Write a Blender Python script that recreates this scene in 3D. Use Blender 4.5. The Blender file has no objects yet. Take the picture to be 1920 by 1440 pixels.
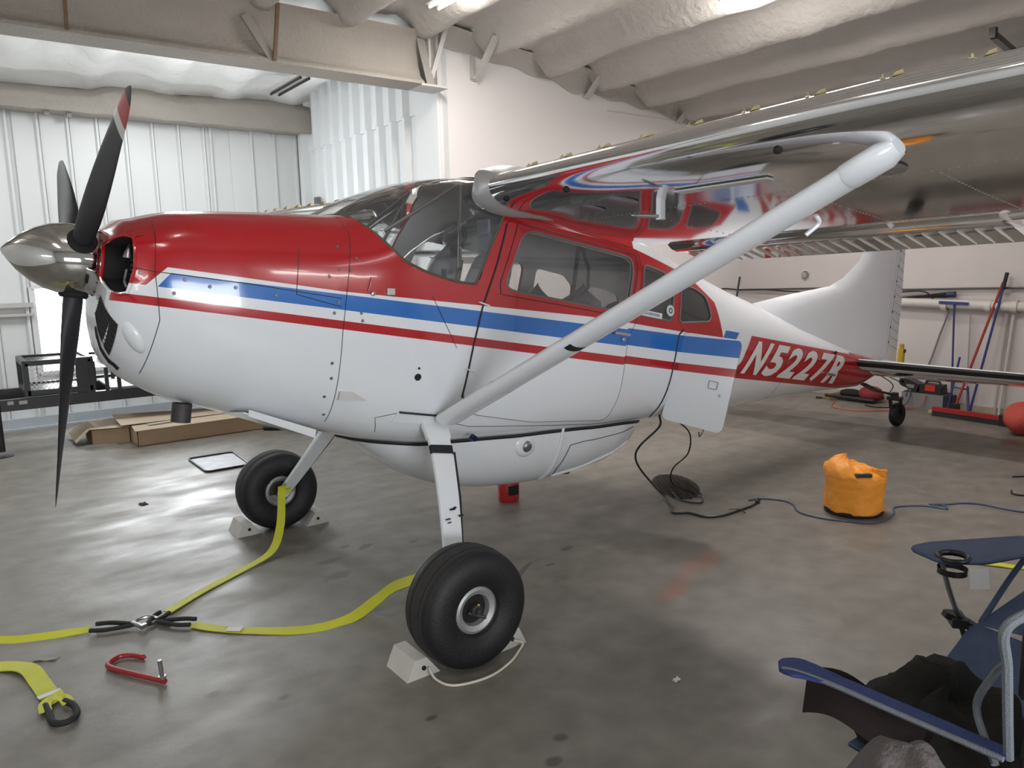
import bpy, bmesh, math, random
from mathutils import Vector, Matrix, noise
from mathutils.geometry import delaunay_2d_cdt
rnd = random.Random(11)
COL = bpy.context.scene.collection
SC = bpy.context.scene
V = Vector
# ------------------------------------------------------------------ camera, world, lights, exposure
cam_d = bpy.data.cameras.new('camera'); cam = bpy.data.objects.new('camera', cam_d); COL.objects.link(cam)
_f = V((0.59090, 0.79273, -0.14969)); _r = V((0.79947, -0.60026, -0.02297)); _u = V((0.10806, 0.10610, 0.98847))
_m = Matrix((_r, _u, -_f)).transposed().to_4x4(); _m.translation = V((-1.6786, -3.7808, 1.6933))
cam.matrix_world = _m
cam_d.sensor_width = 36; cam_d.lens = 1420.0/1920*36; cam_d.clip_start = .05
SC.camera = cam
SC.view_settings.view_transform = 'Standard'; SC.view_settings.look = 'None'
SC.view_settings.gamma = 1; SC.view_settings.use_curve_mapping = False
SC.view_settings.exposure = 0.36
wd = bpy.data.worlds.new('world'); SC.world = wd; wd.use_nodes = True
wd.node_tree.nodes['Background'].inputs[0].default_value = (.85, .92, 1, 1)
wd.node_tree.nodes['Background'].inputs[1].default_value = .6
def area(name, loc, size, power, color=(1, 1, 1), direction=(0, 0, -1), roll_x=None):
    d = bpy.data.lights.new(name, 'AREA'); d.shape = 'RECTANGLE'; d.size, d.size_y = size
    d.energy = power; d.color = color
    o = bpy.data.objects.new(name, d); COL.objects.link(o); o.location = loc
    o.rotation_euler = V(direction).to_track_quat('-Z', 'Y').to_euler()
    return o
def bulb(name, loc, power, color):
    d = bpy.data.lights.new(name, 'POINT'); d.energy = power; d.color = color; d.shadow_soft_size = .10
    o = bpy.data.objects.new(name, d); COL.objects.link(o); o.location = loc
# fluorescent strips under the roof, window light, added fill lights
area('strip_light_bay', (.3, 4.7, 3.80), (.25, 1.2), 34, (.95, .98, 1))
area('strip_light_bay', (-2.4, 4.7, 3.80), (.25, 1.2), 34, (.95, .98, 1))
area('strip_light_roof', (2.03, 1.5, 3.90), (.2, 1.2), 38, (1, .96, .91))
area('strip_light_roof', (3.62, -.25, 3.66), (.2, 1.2), 45, (1, .95, .92))
for q in (-.1, .25):
    bulb('tube_glow_and_fill', (3.62, q, 3.66), 16, (1, .95, .92))
for q in (1.3, 1.8): bulb('tube_glow_and_fill', (2.03, q, 3.86), 6, (1, .97, .92))
bulb('tube_glow_and_fill', (-1.2, -1.5, 3.75), 9, (1, .97, .94)); bulb('tube_glow_and_fill', (-3.2, .5, 3.6), 11, (1, .98, .96)); bulb('tube_glow_and_fill', (.5, 4.6, 3.7), 15, (.96, .985, 1)); bulb('tube_glow_and_fill', (-1.8, 4.6, 3.7), 12, (.96, .985, 1))  # added fill points without fixtures, brightening front wall, bay and near side
area('strip_light_roof', (-2.2, -2.6, 3.84), (.2, 1.2), 13, (1, .96, .93))
area('strip_light_roof', (5.7, 1.2, 3.42), (.2, 1.2), 22, (1, .94, .90))
area('window_daylight', (.23, 6.42, 1.12), (2.0, .9), 38, (.93, .97, 1), (0, -1, .12))
area('near_side_fill', (-1.2, -6.3, 1.30), (2.6, .9), 112, (.93, .965, 1), (.05, 1, .02))  # added soft fill for the aircraft's near side; this wall has no window
area('strip_light_side', (1.55, -6.2, 2.05), (1.5, .07), 14, (1, .98, .95), (0, 1, 0))
area('strip_light_side', (-3.9, -3.5, 2.0), (1.2, .07), 8, (1, .98, .95), (1, .5, 0))

# ------------------------------------------------------------------ helpers
class MB:
    def __init__(s): s.v = []; s.f = []; s.m = []; s.b = []
    def add(s, vs, fs, m=0):
        o = len(s.v); s.v += [tuple(x) for x in vs]
        for q in fs: s.f.append(tuple(i+o for i in q)); s.m.append(m)
        return s
    def hexa(s, p, m=0):
        return s.add(p, [(0,3,2,1),(4,5,6,7),(0,1,5,4),(1,2,6,5),(2,3,7,6),(3,0,4,7)], m)
    def box(s, c, d, rz=0, m=0, mat=None):
        x, y, z = d[0]/2, d[1]/2, d[2]/2
        p = [V(q) for q in ((-x,-y,-z),(x,-y,-z),(x,y,-z),(-x,y,-z),(-x,-y,z),(x,-y,z),(x,y,z),(-x,y,z))]
        M = mat if mat is not None else Matrix.Rotation(rz, 3, 'Z')
        return s.hexa([M @ q + V(c) for q in p], m)
    def bar(s, a, b, w, h, m=0, upv=(0,0,1)):
        a, b = V(a), V(b); d = (b-a).normalized(); u = V(upv)
        if abs(d.dot(u)) > .98: u = V((0,1,0))
        l = d.cross(u).normalized(); u = l.cross(d)
        l *= w/2; u *= h/2
        return s.hexa([a-l-u, a+l-u, b+l-u, b-l-u, a-l+u, a+l+u, b+l+u, b-l+u], m)
    def tube(s, pts, r, seg=8, m=0, closed=False, cap=True, flat=1.0, upv=None):
        pts = [V(p) for p in pts]; n = len(pts); rs = r if isinstance(r, (list, tuple)) else [r]*n
        vs = []; prev = None
        for i, p in enumerate(pts):
            a = pts[(i-1) % n] if (closed or i > 0) else p; b = pts[(i+1) % n] if (closed or i < n-1) else p
            t = (b-a).normalized()
            if prev is None:
                u = V(upv) if upv else (V((0,0,1)) if abs(t.z) < .9 else V((1,0,0)))
            else: u = prev
            l = t.cross(u)
            if l.length < 1e-6: l = t.cross(V((1,.3,.2)))
            l.normalize(); u = l.cross(t).normalized(); prev = u
            for k in range(seg):
                q = 2*math.pi*k/seg
                vs.append(p + (l*math.cos(q) + u*math.sin(q)*flat)*rs[i])
        fs = []
        for i in range(n if closed else n-1):
            j = (i+1) % n
            for k in range(seg):
                k2 = (k+1) % seg
                fs.append((i*seg+k, i*seg+k2, j*seg+k2, j*seg+k))
        if cap and not closed:
            fs.append(tuple(range(seg))[::-1]); fs.append(tuple((n-1)*seg+k for k in range(seg)))
        return s.add(vs, fs, m)
    def lathe(s, prof, c=(0,0,0), axis=(0,0,1), seg=24, m=0):
        c = V(c); q = V((0,0,1)).rotation_difference(V(axis).normalized())
        vs = []; fs = []; n = len(prof)
        for k in range(seg):
            a = 2*math.pi*k/seg
            for r, z in prof: vs.append(c + q @ V((r*math.cos(a), r*math.sin(a), z)))
        for k in range(seg):
            k2 = (k+1) % seg
            for i in range(n-1): fs.append((k*n+i, k2*n+i, k2*n+i+1, k*n+i+1))
        return s.add(vs, fs, m)
    def ball(s, c, r, seg=12, m=0, rot=None):
        r = (r, r, r) if not isinstance(r, (tuple, list)) else r
        n = seg//2; vs = []; fs = []
        for i in range(n+1):
            t = math.pi*i/n
            for k in range(seg):
                a = 2*math.pi*k/seg
                q = V((r[0]*math.sin(t)*math.cos(a), r[1]*math.sin(t)*math.sin(a), r[2]*math.cos(t)))
                vs.append(V(c) + ((rot @ q) if rot is not None else q))
        for i in range(n):
            for k in range(seg): fs.append((i*seg+k, (i+1)*seg+k, (i+1)*seg+(k+1) % seg, i*seg+(k+1) % seg))
        return s.add(vs, fs, m)
    def grid(s, fn, nu, nv, m=0, cu=False):
        vs = [fn(i/nu, j/nv) for i in range(nu+1) for j in range(nv+1)]
        fs = [(i*(nv+1)+j, (i+1)*(nv+1)+j, (i+1)*(nv+1)+j+1, i*(nv+1)+j+1) for i in range(nu) for j in range(nv)]
        return s.add(vs, fs, m)
    def loft(s, rings, m=0, cap=True, closed=True):
        n = len(rings[0]); vs = [p for r in rings for p in r]; fs = []
        for i in range(len(rings)-1):
            for k in range(n if closed else n-1):
                k2 = (k+1) % n
                fs.append((i*n+k, i*n+k2, (i+1)*n+k2, (i+1)*n+k))
        if cap and closed:
            fs.append(tuple(range(n))[::-1]); fs.append(tuple((len(rings)-1)*n+k for k in range(n)))
        return s.add(vs, fs, m)
    def ribbon(s, pts, w, th=.004, side=None, m=0):
        """flat webbing: pts centre line; side = list of width directions"""
        pts = [V(p) for p in pts]; vs = []; n = len(pts)
        ws = w if isinstance(w, (list, tuple)) else [w]*n
        for i, p in enumerate(pts):
            t = (pts[min(i+1, n-1)] - pts[max(i-1, 0)]).normalized()
            d = V(side[i]) if side else t.cross(V((0,0,1)))
            d = (d - t*d.dot(t)).normalized(); nn = t.cross(d).normalized()
            d = d*ws[i]/2; nn = nn*th/2
            vs += [p-d-nn, p+d-nn, p+d+nn, p-d+nn]
        fs = []
        for i in range(n-1):
            for k in range(4): fs.append((i*4+k, i*4+(k+1) % 4, i*4+4+(k+1) % 4, i*4+4+k))
        fs += [(3,2,1,0), tuple((n-1)*4+k for k in range(4))]
        return s.add(vs, fs, m)
    def build(s, name, mats, parent=None, smooth=35, merge=0):
        me = bpy.data.meshes.new(name); me.from_pydata(s.v, [], s.f)
        if not isinstance(mats, (list, tuple)): mats = [mats]
        for q in mats: me.materials.append(q)
        if len(mats) > 1: me.polygons.foreach_set('material_index', s.m)
        bm = bmesh.new(); bm.from_mesh(me)
        if merge: bmesh.ops.remove_doubles(bm, verts=bm.verts, dist=merge)
        bmesh.ops.recalc_face_normals(bm, faces=bm.faces); bm.to_mesh(me); bm.free()
        if smooth: me.shade_smooth(); me.set_sharp_from_angle(angle=math.radians(smooth))
        o = bpy.data.objects.new(name, me); COL.objects.link(o)
        if parent: o.parent = parent
        return o
def tag(o, label=None, cat=None, group=None, kind=None):
    if label: o['label'] = label
    if cat: o['category'] = cat
    if group: o['group'] = group
    if kind: o['kind'] = kind
    return o
def thing(name, label, cat, group=None, loc=(0,0,0)):
    o = bpy.data.objects.new(name, None); COL.objects.link(o); o.location = loc; o.empty_display_size = .1
    return tag(o, label, cat, group)
def spline(pts, n=8):
    """Catmull-Rom through pts"""
    p = [V(q) for q in pts]; p = [p[0]*2-p[1]] + p + [p[-1]*2-p[-2]]; out = []
    for i in range(1, len(p)-2):
        for k in range(n):
            t = k/n
            out.append(.5*((2*p[i]) + (p[i+1]-p[i-1])*t + (2*p[i-1]-5*p[i]+4*p[i+1]-p[i+2])*t*t + (3*p[i]-p[i-1]-3*p[i+1]+p[i+2])*t**3))
    return out + [p[-2]]
def ip(t, x):
    if x <= t[0][0]: return t[0][1]
    for (a, b), (c, d) in zip(t, t[1:]):
        if x <= c: return b + (d-b)*(x-a)/(c-a)
    return t[-1][1]
# ------------------------------------------------------------------ materials
def mat(name, col, rough=.5, metal=0, nscale=0, namt=.0, bump=0, bscale=40, emit=0, spec=.5, coat=0, trans=0, alpha=1, stretch=None):
    m = bpy.data.materials.new(name); m.use_nodes = True; nt = m.node_tree; b = nt.nodes['Principled BSDF']
    b.inputs['Base Color'].default_value = (*col, 1); b.inputs['Roughness'].default_value = rough
    b.inputs['Metallic'].default_value = metal; b.inputs['Specular IOR Level'].default_value = spec
    b.inputs['Coat Weight'].default_value = coat; b.inputs['Coat Roughness'].default_value = .06
    b.inputs['Transmission Weight'].default_value = trans; b.inputs['Alpha'].default_value = alpha
    if emit: b.inputs['Emission Color'].default_value = (*col, 1); b.inputs['Emission Strength'].default_value = emit
    if namt or bump:
        tc = nt.nodes.new('ShaderNodeTexCoord'); src = tc.outputs['Object']
        if stretch:
            mp = nt.nodes.new('ShaderNodeMapping'); mp.inputs['Scale'].default_value = stretch
            nt.links.new(src, mp.inputs[0]); src = mp.outputs[0]
    if namt:
        n = nt.nodes.new('ShaderNodeTexNoise'); n.inputs['Scale'].default_value = nscale or 6; n.inputs['Detail'].default_value = 5
        nt.links.new(src, n.inputs['Vector'])
        mx = nt.nodes.new('ShaderNodeMix'); mx.data_type = 'RGBA'
        mx.inputs[6].default_value = (*[max(0, c*(1-namt)) for c in col], 1); mx.inputs[7].default_value = (*[min(1, c*(1+namt)) for c in col], 1)
        nt.links.new(n.outputs['Fac'], mx.inputs[0]); nt.links.new(mx.outputs[2], b.inputs['Base Color'])
    if bump:
        n2 = nt.nodes.new('ShaderNodeTexNoise'); n2.inputs['Scale'].default_value = bscale; n2.inputs['Detail'].default_value = 4
        nt.links.new(src, n2.inputs['Vector'])
        bp = nt.nodes.new('ShaderNodeBump'); bp.inputs['Strength'].default_value = bump; bp.inputs['Distance'].default_value = .02
        nt.links.new(n2.outputs['Fac'], bp.inputs['Height']); nt.links.new(bp.outputs[0], b.inputs['Normal'])
    return m
WHITE = (.70, .72, .75); RED = (.40, .012, .017); BLUE = (.022, .14, .46)
M = {}
M['white'] = mat('white_paint', WHITE, .22, spec=.5, nscale=3, namt=.03)
M['red'] = mat('red_paint', RED, .2, nscale=3, namt=.06)
M['blue'] = mat('blue_paint', BLUE, .2)
M['alu'] = mat('polished_aluminium', (.84, .84, .85), .085, 1, nscale=2.5, namt=.06, bump=.022, bscale=4)
M['alu2'] = mat('dull_aluminium', (.5, .5, .51), .32, 1, nscale=8, namt=.1)
M['chrome'] = mat('chrome', (.62, .61, .60), .07, 1)
M['black'] = mat('black_rubber', (.012, .012, .014), .5, nscale=20, namt=.2)
M['tyre'] = mat('tyre_rubber', (.0075, .0075, .009), .6, nscale=30, namt=.35, bump=.15, bscale=90)
M['tread'] = mat('dusty_tread', (.026, .024, .023), .85, nscale=22, namt=.4, bump=.2, bscale=120)
M['blade'] = mat('black_blade_paint', (.016, .015, .02), .55, nscale=14, namt=.25)
M['dark'] = mat('dark_void', (.006, .006, .006), .8)
M['liner'] = mat('cabin_liner', (.52, .51, .50), .8, nscale=5, namt=.08)
M['seat'] = mat('grey_seat_vinyl', (.15, .155, .18), .38, nscale=6, namt=.1)
M['steel'] = mat('steel', (.42, .41, .40), .32, 1, nscale=20, namt=.15)
M['soot'] = mat('sooty_steel', (.06, .055, .055), .6, .5, nscale=12, namt=.4)
M['brass'] = mat('brass', (.45, .32, .10), .3, 1)
M['yellow'] = mat('yellow_webbing', (.55, .56, .03), .6, nscale=14, namt=.12, bump=.25, bscale=160)
M['blackweb'] = mat('black_webbing', (.012, .012, .013), .75, bump=.3, bscale=160)
M['wood'] = mat('white_painted_wood', (.52, .50, .46), .7, nscale=12, namt=.12)
M['card'] = mat('cardboard', (.34, .235, .145), .85, nscale=7, namt=.14)
M['cardl'] = mat('cardboard_inside', (.50, .40, .29), .85, nscale=9, namt=.1)
M['orange'] = mat('orange_nylon', (.84, .31, .03), .55, nscale=7, namt=.09, bump=.55, bscale=14)
M['bluecloth'] = mat('blue_polyester', (.018, .036, .15), .62, nscale=18, namt=.22, bump=.3, bscale=220)
M['bluegrey'] = mat('blue_grey_polyester', (.075, .105, .185), .6, nscale=18, namt=.2, bump=.3, bscale=220)
M['piping'] = mat('grey_piping', (.16, .18, .2), .6, bump=.4, bscale=300)
M['blackcloth'] = mat('black_cloth', (.012, .0115, .009), .9, nscale=9, namt=.35, bump=.3, bscale=60)
M['olive'] = mat('dark_olive_cloth', (.012, .011, .007), .9, nscale=8, namt=.3, bump=.3, bscale=60)
M['maroon'] = mat('dark_maroon_cloth', (.018, .009, .009), .9, nscale=9, namt=.3)
M['greycloth'] = mat('grey_fleece', (.11, .096, .093), .95, nscale=16, namt=.25, bump=.5, bscale=70)
M['paper'] = mat('white_paper', (.72, .72, .7), .7)
M['trailer'] = mat('black_trailer_paint', (.010, .010, .011), .38, nscale=10, namt=.3)
M['rail'] = mat('worn_black_tube', (.02, .02, .021), .25, .3)
M['redplastic'] = mat('red_plastic', (.38, .018, .02), .4)
M['redcloth'] = mat('faded_red_nylon', (.50, .075, .055), .75, nscale=8, namt=.15, bump=.4, bscale=20)
M['darkred'] = mat('dark_red_cloth', (.22, .02, .03), .8, nscale=8, namt=.3)
M['bluepole'] = mat('blue_painted_pole', (.025, .035, .17), .4)
M['redpole'] = mat('red_painted_pole', (.33, .03, .02), .45)
M['orangepole'] = mat('orange_painted_pole', (.55, .14, .04), .45)
M['greyplastic'] = mat('grey_plastic', (.20, .20, .20), .5, nscale=8, namt=.1)
M['blackplastic'] = mat('black_plastic', (.015, .015, .016), .4)
M['pipe'] = mat('painted_pipe', (.60, .57, .53), .5)
M['bluecord'] = mat('blue_cord', (.055, .085, .17), .5)
M['redcord'] = mat('orange_red_cord', (.50, .09, .05), .5)
M['tube'] = mat('fluorescent_tube', (.93, .98, .90), .4, emit=1.6)
M['rivet'] = mat('bright_rivet', (.8, .8, .78), .3, 1)
M['vgen'] = mat('yellowed_plastic', (.55, .47, .25), .5)
M['yellowp'] = mat('yellow_plastic', (.55, .40, .02), .5)
M['cream'] = mat('cream_cord', (.62, .58, .48), .6)
M['stickerblue'] = mat('sticker_blue', (.03, .09, .18), .5)
M['seam'] = mat('dark_seam_line', (.02, .02, .022), .6)  # dark lines drawn in place of the recessed panel gaps
def glass(name, tint, gl=1.0, haze=.07):
    m = bpy.data.materials.new(name); m.use_nodes = True; nt = m.node_tree; nt.nodes.clear()
    o = nt.nodes.new('ShaderNodeOutputMaterial'); t = nt.nodes.new('ShaderNodeBsdfTransparent'); g = nt.nodes.new('ShaderNodeBsdfGlossy')
    x = nt.nodes.new('ShaderNodeMixShader'); fr = nt.nodes.new('ShaderNodeFresnel'); fr.inputs[0].default_value = 1.5
    mu = nt.nodes.new('ShaderNodeMath'); mu.operation = 'MULTIPLY'; mu.inputs[1].default_value = gl
    t.inputs[0].default_value = (*tint, 1); g.inputs['Roughness'].default_value = .03
    nt.links.new(fr.outputs[0], mu.inputs[0]); nt.links.new(mu.outputs[0], x.inputs[0])
    df = nt.nodes.new('ShaderNodeBsdfDiffuse'); df.inputs[0].default_value = (.7, .7, .7, 1); hz = nt.nodes.new('ShaderNodeMixShader'); hz.inputs[0].default_value = haze  # acrylic haze; its pale mix also stands in for the reflected ceiling
    nt.links.new(t.outputs[0], hz.inputs[1]); nt.links.new(df.outputs[0], hz.inputs[2])
    nt.links.new(hz.outputs[0], x.inputs[1]); nt.links.new(g.outputs[0], x.inputs[2]); nt.links.new(x.outputs[0], o.inputs[0])
    return m
M['glass'] = glass('clear_acrylic', (.86, .87, .87), 1.7)
M['smoke'] = glass('smoked_acrylic', (.30, .30, .31), 1.4)
# --- livery: colour decided by body station s and waterline h held in the attribute 'body' = (s, y, h)
def livery():
    m = bpy.data.materials.new('aircraft_livery'); m.use_nodes = True; nt = m.node_tree; b = nt.nodes['Principled BSDF']
    b.inputs['Roughness'].default_value = .17; b.inputs['Coat Weight'].default_value = .35; b.inputs['Coat Roughness'].default_value = .05
    at = nt.nodes.new('ShaderNodeAttribute'); at.attribute_name = 'body'
    sx = nt.nodes.new('ShaderNodeSeparateXYZ'); nt.links.new(at.outputs['Vector'], sx.inputs[0])
    S, H = sx.outputs[0], sx.outputs[2]
    def op(o, a, b_=None, c_=None):
        n = nt.nodes.new('ShaderNodeMath'); n.operation = o
        for i, q in enumerate((a, b_, c_)):
            if q is None: continue
            if isinstance(q, (int, float)): n.inputs[i].default_value = q
            else: nt.links.new(q, n.inputs[i])
        return n.outputs[0]
    def ramp(x, a, b_): return op('MAXIMUM', 0., op('MINIMUM', 1., op('MULTIPLY', op('SUBTRACT', x, a), 1/(b_-a))))
    def gt(a, b_): return op('GREATER_THAN', a, b_)
    def lt(a, b_): return op('LESS_THAN', a, b_)
    def AND(*q):
        r = q[0]
        for x in q[1:]: r = op('MULTIPLY', r, x)
        return r
    def lin(base, k, x, x0=0): return op('ADD', base, op('MULTIPLY', op('SUBTRACT', x, x0), k))
    # main red
    rb = op('ADD', op('ADD', -.080, op('MULTIPLY', ramp(S, .198, .268), .082)), op('MULTIPLY', ramp(S, 1.0, 2.5), .058))
    up = lin(.505, -.10, S, 2.85)
    upm = op('MAXIMUM', lt(H, up), lt(S, 2.83))
    aft = op('ADD', op('ADD', S, op('MULTIPLY', H, .5)), op('MULTIPLY', op('MAXIMUM', 0., op('SUBTRACT', H, .30)), 1.6))
    red = AND(gt(H, rb), upm, lt(aft, 3.935))
    # blue band and its raised aft end
    kick = op('MULTIPLY', ramp(S, 2.825, 2.835), .008)
    bt = op('ADD', op('ADD', -.019, op('MULTIPLY', ramp(S, .5, 3.3), .047)), kick)
    bl = AND(lt(H, bt), gt(H, op('ADD', -.081, kick)), gt(op('SUBTRACT', S, op('MULTIPLY', H, .7)), .296), lt(S, 3.80))
    b2 = AND(lt(H, .122), gt(H, -.06), gt(op('SUBTRACT', S, op('MULTIPLY', H, .55)), 3.865), lt(op('SUBTRACT', S, op('MULTIPLY', H, .85)), 4.02))
    blue = op('MAXIMUM', bl, b2)
    # lower red stripe, running into the registration box
    rt = op('ADD', lin(-.122, -.0085, S), kick); rl = op('ADD', lin(-.156, -.0135, S), kick)
    r2 = AND(lt(H, rt), gt(H, op('MAXIMUM', rl, -.205)), gt(S, .09))
    edge = op('ADD', op('ADD', 4.243, op('MULTIPLY', H, .55)), op('MULTIPLY', op('POWER', op('MAXIMUM', 0., op('SUBTRACT', -.06, H)), 2.), -9.))
    nb = AND(lt(H, .118), gt(H, -.205), gt(S, edge))
    nb = op('MAXIMUM', nb, AND(gt(S, 6.15), lt(H, .135), gt(H, -.205)))
    redm = op('MAXIMUM', red, op('MAXIMUM', r2, nb))
    n = nt.nodes.new('ShaderNodeTexNoise'); n.inputs['Scale'].default_value = 3; n.inputs['Detail'].default_value = 6
    def mixc(f, a, b_):
        x = nt.nodes.new('ShaderNodeMix'); x.data_type = 'RGBA'
        for q, i in ((f, 0), (a, 6), (b_, 7)):
            if isinstance(q, tuple): x.inputs[i].default_value = (*q, 1)
            else: nt.links.new(q, x.inputs[i])
        return x.outputs[2]
    w = mixc(n.outputs['Fac'], (.685, .71, .745), (.73, .75, .78)); r = mixc(n.outputs['Fac'], (.37, .010, .015), (.43, .015, .02))
    col = mixc(redm, w, r); col = mixc(blue, col, BLUE)
    nt.links.new(col, b.inputs['Base Color'])
    n2 = nt.nodes.new('ShaderNodeTexNoise'); n2.inputs['Scale'].default_value = 4.5
    bp = nt.nodes.new('ShaderNodeBump'); bp.inputs['Strength'].default_value = .05; bp.inputs['Distance'].default_value = .02
    tc = nt.nodes.new('ShaderNodeTexCoord'); nt.links.new(tc.outputs['Object'], n2.inputs['Vector']); nt.links.new(tc.outputs['Object'], n.inputs['Vector'])
    nt.links.new(n2.outputs['Fac'], bp.inputs['Height']); nt.links.new(bp.outputs[0], b.inputs['Normal'])
    return m
M['livery'] = livery()
# floor: sealed concrete with worn gloss, stains and faint red marks at fixed places
def floor_mat():
    m = bpy.data.materials.new('hangar_concrete'); m.use_nodes = True; nt = m.node_tree; b = nt.nodes['Principled BSDF']
    tc = nt.nodes.new('ShaderNodeTexCoord'); P = tc.outputs['Object']
    def nz(scale, det=5, st=None):
        n = nt.nodes.new('ShaderNodeTexNoise'); n.inputs['Scale'].default_value = scale; n.inputs['Detail'].default_value = det
        if st:
            mp = nt.nodes.new('ShaderNodeMapping'); mp.inputs['Scale'].default_value = st; nt.links.new(P, mp.inputs[0]); nt.links.new(mp.outputs[0], n.inputs[0])
        else: nt.links.new(P, n.inputs['Vector'])
        return n.outputs['Fac']
    def ramp(f, stops):
        r = nt.nodes.new('ShaderNodeValToRGB'); nt.links.new(f, r.inputs[0]); e = r.color_ramp.elements
        while len(e) < len(stops): e.new(.5)
        for q, (p, c) in zip(e, stops): q.position = p; q.color = (*c, 1) if len(c) == 3 else c
        return r.outputs[0]
    def mix(f, a, b_, mode='MIX'):
        x = nt.nodes.new('ShaderNodeMix'); x.data_type = 'RGBA'; x.blend_type = mode
        for q, i in ((f, 0), (a, 6), (b_, 7)):
            if isinstance(q, tuple): x.inputs[i].default_value = (*q, 1)
            elif isinstance(q, float): x.inputs[i].default_value = q
            else: nt.links.new(q, x.inputs[i])
        return x.outputs[2]
    def mth(o, a, b_=None):
        n = nt.nodes.new('ShaderNodeMath'); n.operation = o
        for i, q in enumerate((a, b_)):
            if q is None: continue
            if isinstance(q, (int, float)): n.inputs[i].default_value = q
            else: nt.links.new(q, n.inputs[i])
        return n.outputs[0]
    base = ramp(nz(.9, 6), [(.25, (.152, .137, .114)), (.75, (.205, .186, .157))])
    base = mix(.35, base, ramp(nz(7, 8), [(.3, (.10, .092, .08)), (.7, (.28, .265, .235))]))
    warp = nz(9, 3)
    sx = nt.nodes.new('ShaderNodeSeparateXYZ'); nt.links.new(P, sx.inputs[0]); X, Y = sx.outputs[0], sx.outputs[1]
    def spot(x, y, rx, ry, rot=0, soft=.35):
        c, s_ = math.cos(rot), math.sin(rot)
        dx = mth('SUBTRACT', X, x); dy = mth('SUBTRACT', Y, y)
        u = mth('DIVIDE', mth('ADD', mth('MULTIPLY', dx, c), mth('MULTIPLY', dy, s_)), rx)
        v = mth('DIVIDE', mth('SUBTRACT', mth('MULTIPLY', dy, c), mth('MULTIPLY', dx, s_)), ry)
        d = mth('SQRT', mth('ADD', mth('MULTIPLY', u, u), mth('MULTIPLY', v, v)))
        d = mth('ADD', d, mth('MULTIPLY', mth('SUBTRACT', warp, .5), 1.6))
        return mth('MINIMUM', 1., mth('MAXIMUM', 0., mth('DIVIDE', mth('SUBTRACT', 1., d), soft)))
    stain = None
    for a in SPOTS:
        q = spot(*a); stain = q if stain is None else mth('MAXIMUM', stain, q)
    base = mix(mth('MULTIPLY', stain, .62), base, (.035, .030, .024))
    pink = mth('MAXIMUM', spot(1.62, -1.10, .33, .10, .35, .9), spot(1.25, -1.25, .2, .08, .2, .9))
    base = mix(mth('MULTIPLY', pink, .5), base, (.36, .12, .075))
    # saw-cut joint lines
    for ax, val in ((Y, 2.05), (X, 3.9)):
        ln = mth('LESS_THAN', mth('ABSOLUTE', mth('SUBTRACT', mth('ADD', ax, mth('MULTIPLY', mth('SUBTRACT', nz(2.5, 2), .5), .03)), val)), .006)
        base = mix(mth('MULTIPLY', ln, .35), base, (.05, .047, .042))
    nt.links.new(base, b.inputs['Base Color'])
    rg = ramp(nz(1.7, 7, (1, 2.2, 1)), [(.32, (.32,)*3), (.68, (.58,)*3)])
    nt.links.new(rg, b.inputs['Roughness']); b.inputs['Specular IOR Level'].default_value = .5
    bp = nt.nodes.new('ShaderNodeBump'); bp.inputs['Strength'].default_value = .12; bp.inputs['Distance'].default_value = .015
    nt.links.new(mth('ADD', nz(5, 8), mth('MULTIPLY', nz(38, 4), .35)), bp.inputs['Height']); nt.links.new(bp.outputs[0], b.inputs['Normal'])
    return m
SPOTS = [(-.05, .10, .13, .06, .3, .5), (.0, .33, .08, .05, 0, .5), (.35, -.25, .10, .03, -.6, .5), (.55, .30, .05, .025, .2, .5), (.75, -.55, .24, .022, .55, .4),
         (1.22, -.42, .06, .03, .2, .5), (.98, -.55, .04, .02, 0, .5), (-.85, -1.93, .045, .035, .3, .4), (-.68, -2.05, .05, .032, .6, .4), (-.50, -1.72, .035, .03, 0, .5),
         (-.05, -1.83, .04, .03, 0, .5), (-.15, -1.92, .04, .03, 0, .5), (-.48, -2.17, .06, .04, .5, .4), (-.35, -1.43, .03, .02, 0, .5), (-.95, -.72, .05, .03, 0, .6),
         (-.74, -.93, .04, .03, 0, .6), (2.72, .03, .20, .12, -.6, .6), (.28, .42, .07, .03, .4, .5), (.18, .50, .05, .03, 0, .5), (-.30, -.45, .03, .02, 0, .5)]
M['floor'] = floor_mat()
M['foam'] = mat('sprayed_foam', (.43, .405, .37), .85, nscale=2.2, namt=.10, bump=1.0, bscale=14)
M['foamgrey'] = mat('sprayed_foam_grey', (.33, .30, .265), .85, nscale=2.5, namt=.16, bump=.6, bscale=30)
M['foamlit'] = mat('sprayed_foam_lit', (.80, .80, .78), .85, nscale=2.2, namt=.09, bump=1.0, bscale=6)  # same foam coloured paler to carry the light on the bay ceiling
M['wallpaint'] = mat('off_white_wall', (.72, .69, .68), .75, nscale=1.2, namt=.03, bump=.05, bscale=60)
M['wallrear'] = mat('rear_wall_paint', (.60, .555, .54), .75, nscale=2, namt=.05, bump=.05, bscale=60)
M['sheet'] = mat('white_steel_sheet', (.66, .67, .665), .42, nscale=2, namt=.03)
M['sheetjog'] = mat('white_steel_sheet_cool', (.76, .78, .79), .45, nscale=2, namt=.03)
M['steelwhite'] = mat('painted_steel', (.48, .46, .44), .6, nscale=9, namt=.15)
M['sky'] = mat('bright_daylight', (.95, .98, 1), .9, emit=5)
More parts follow.
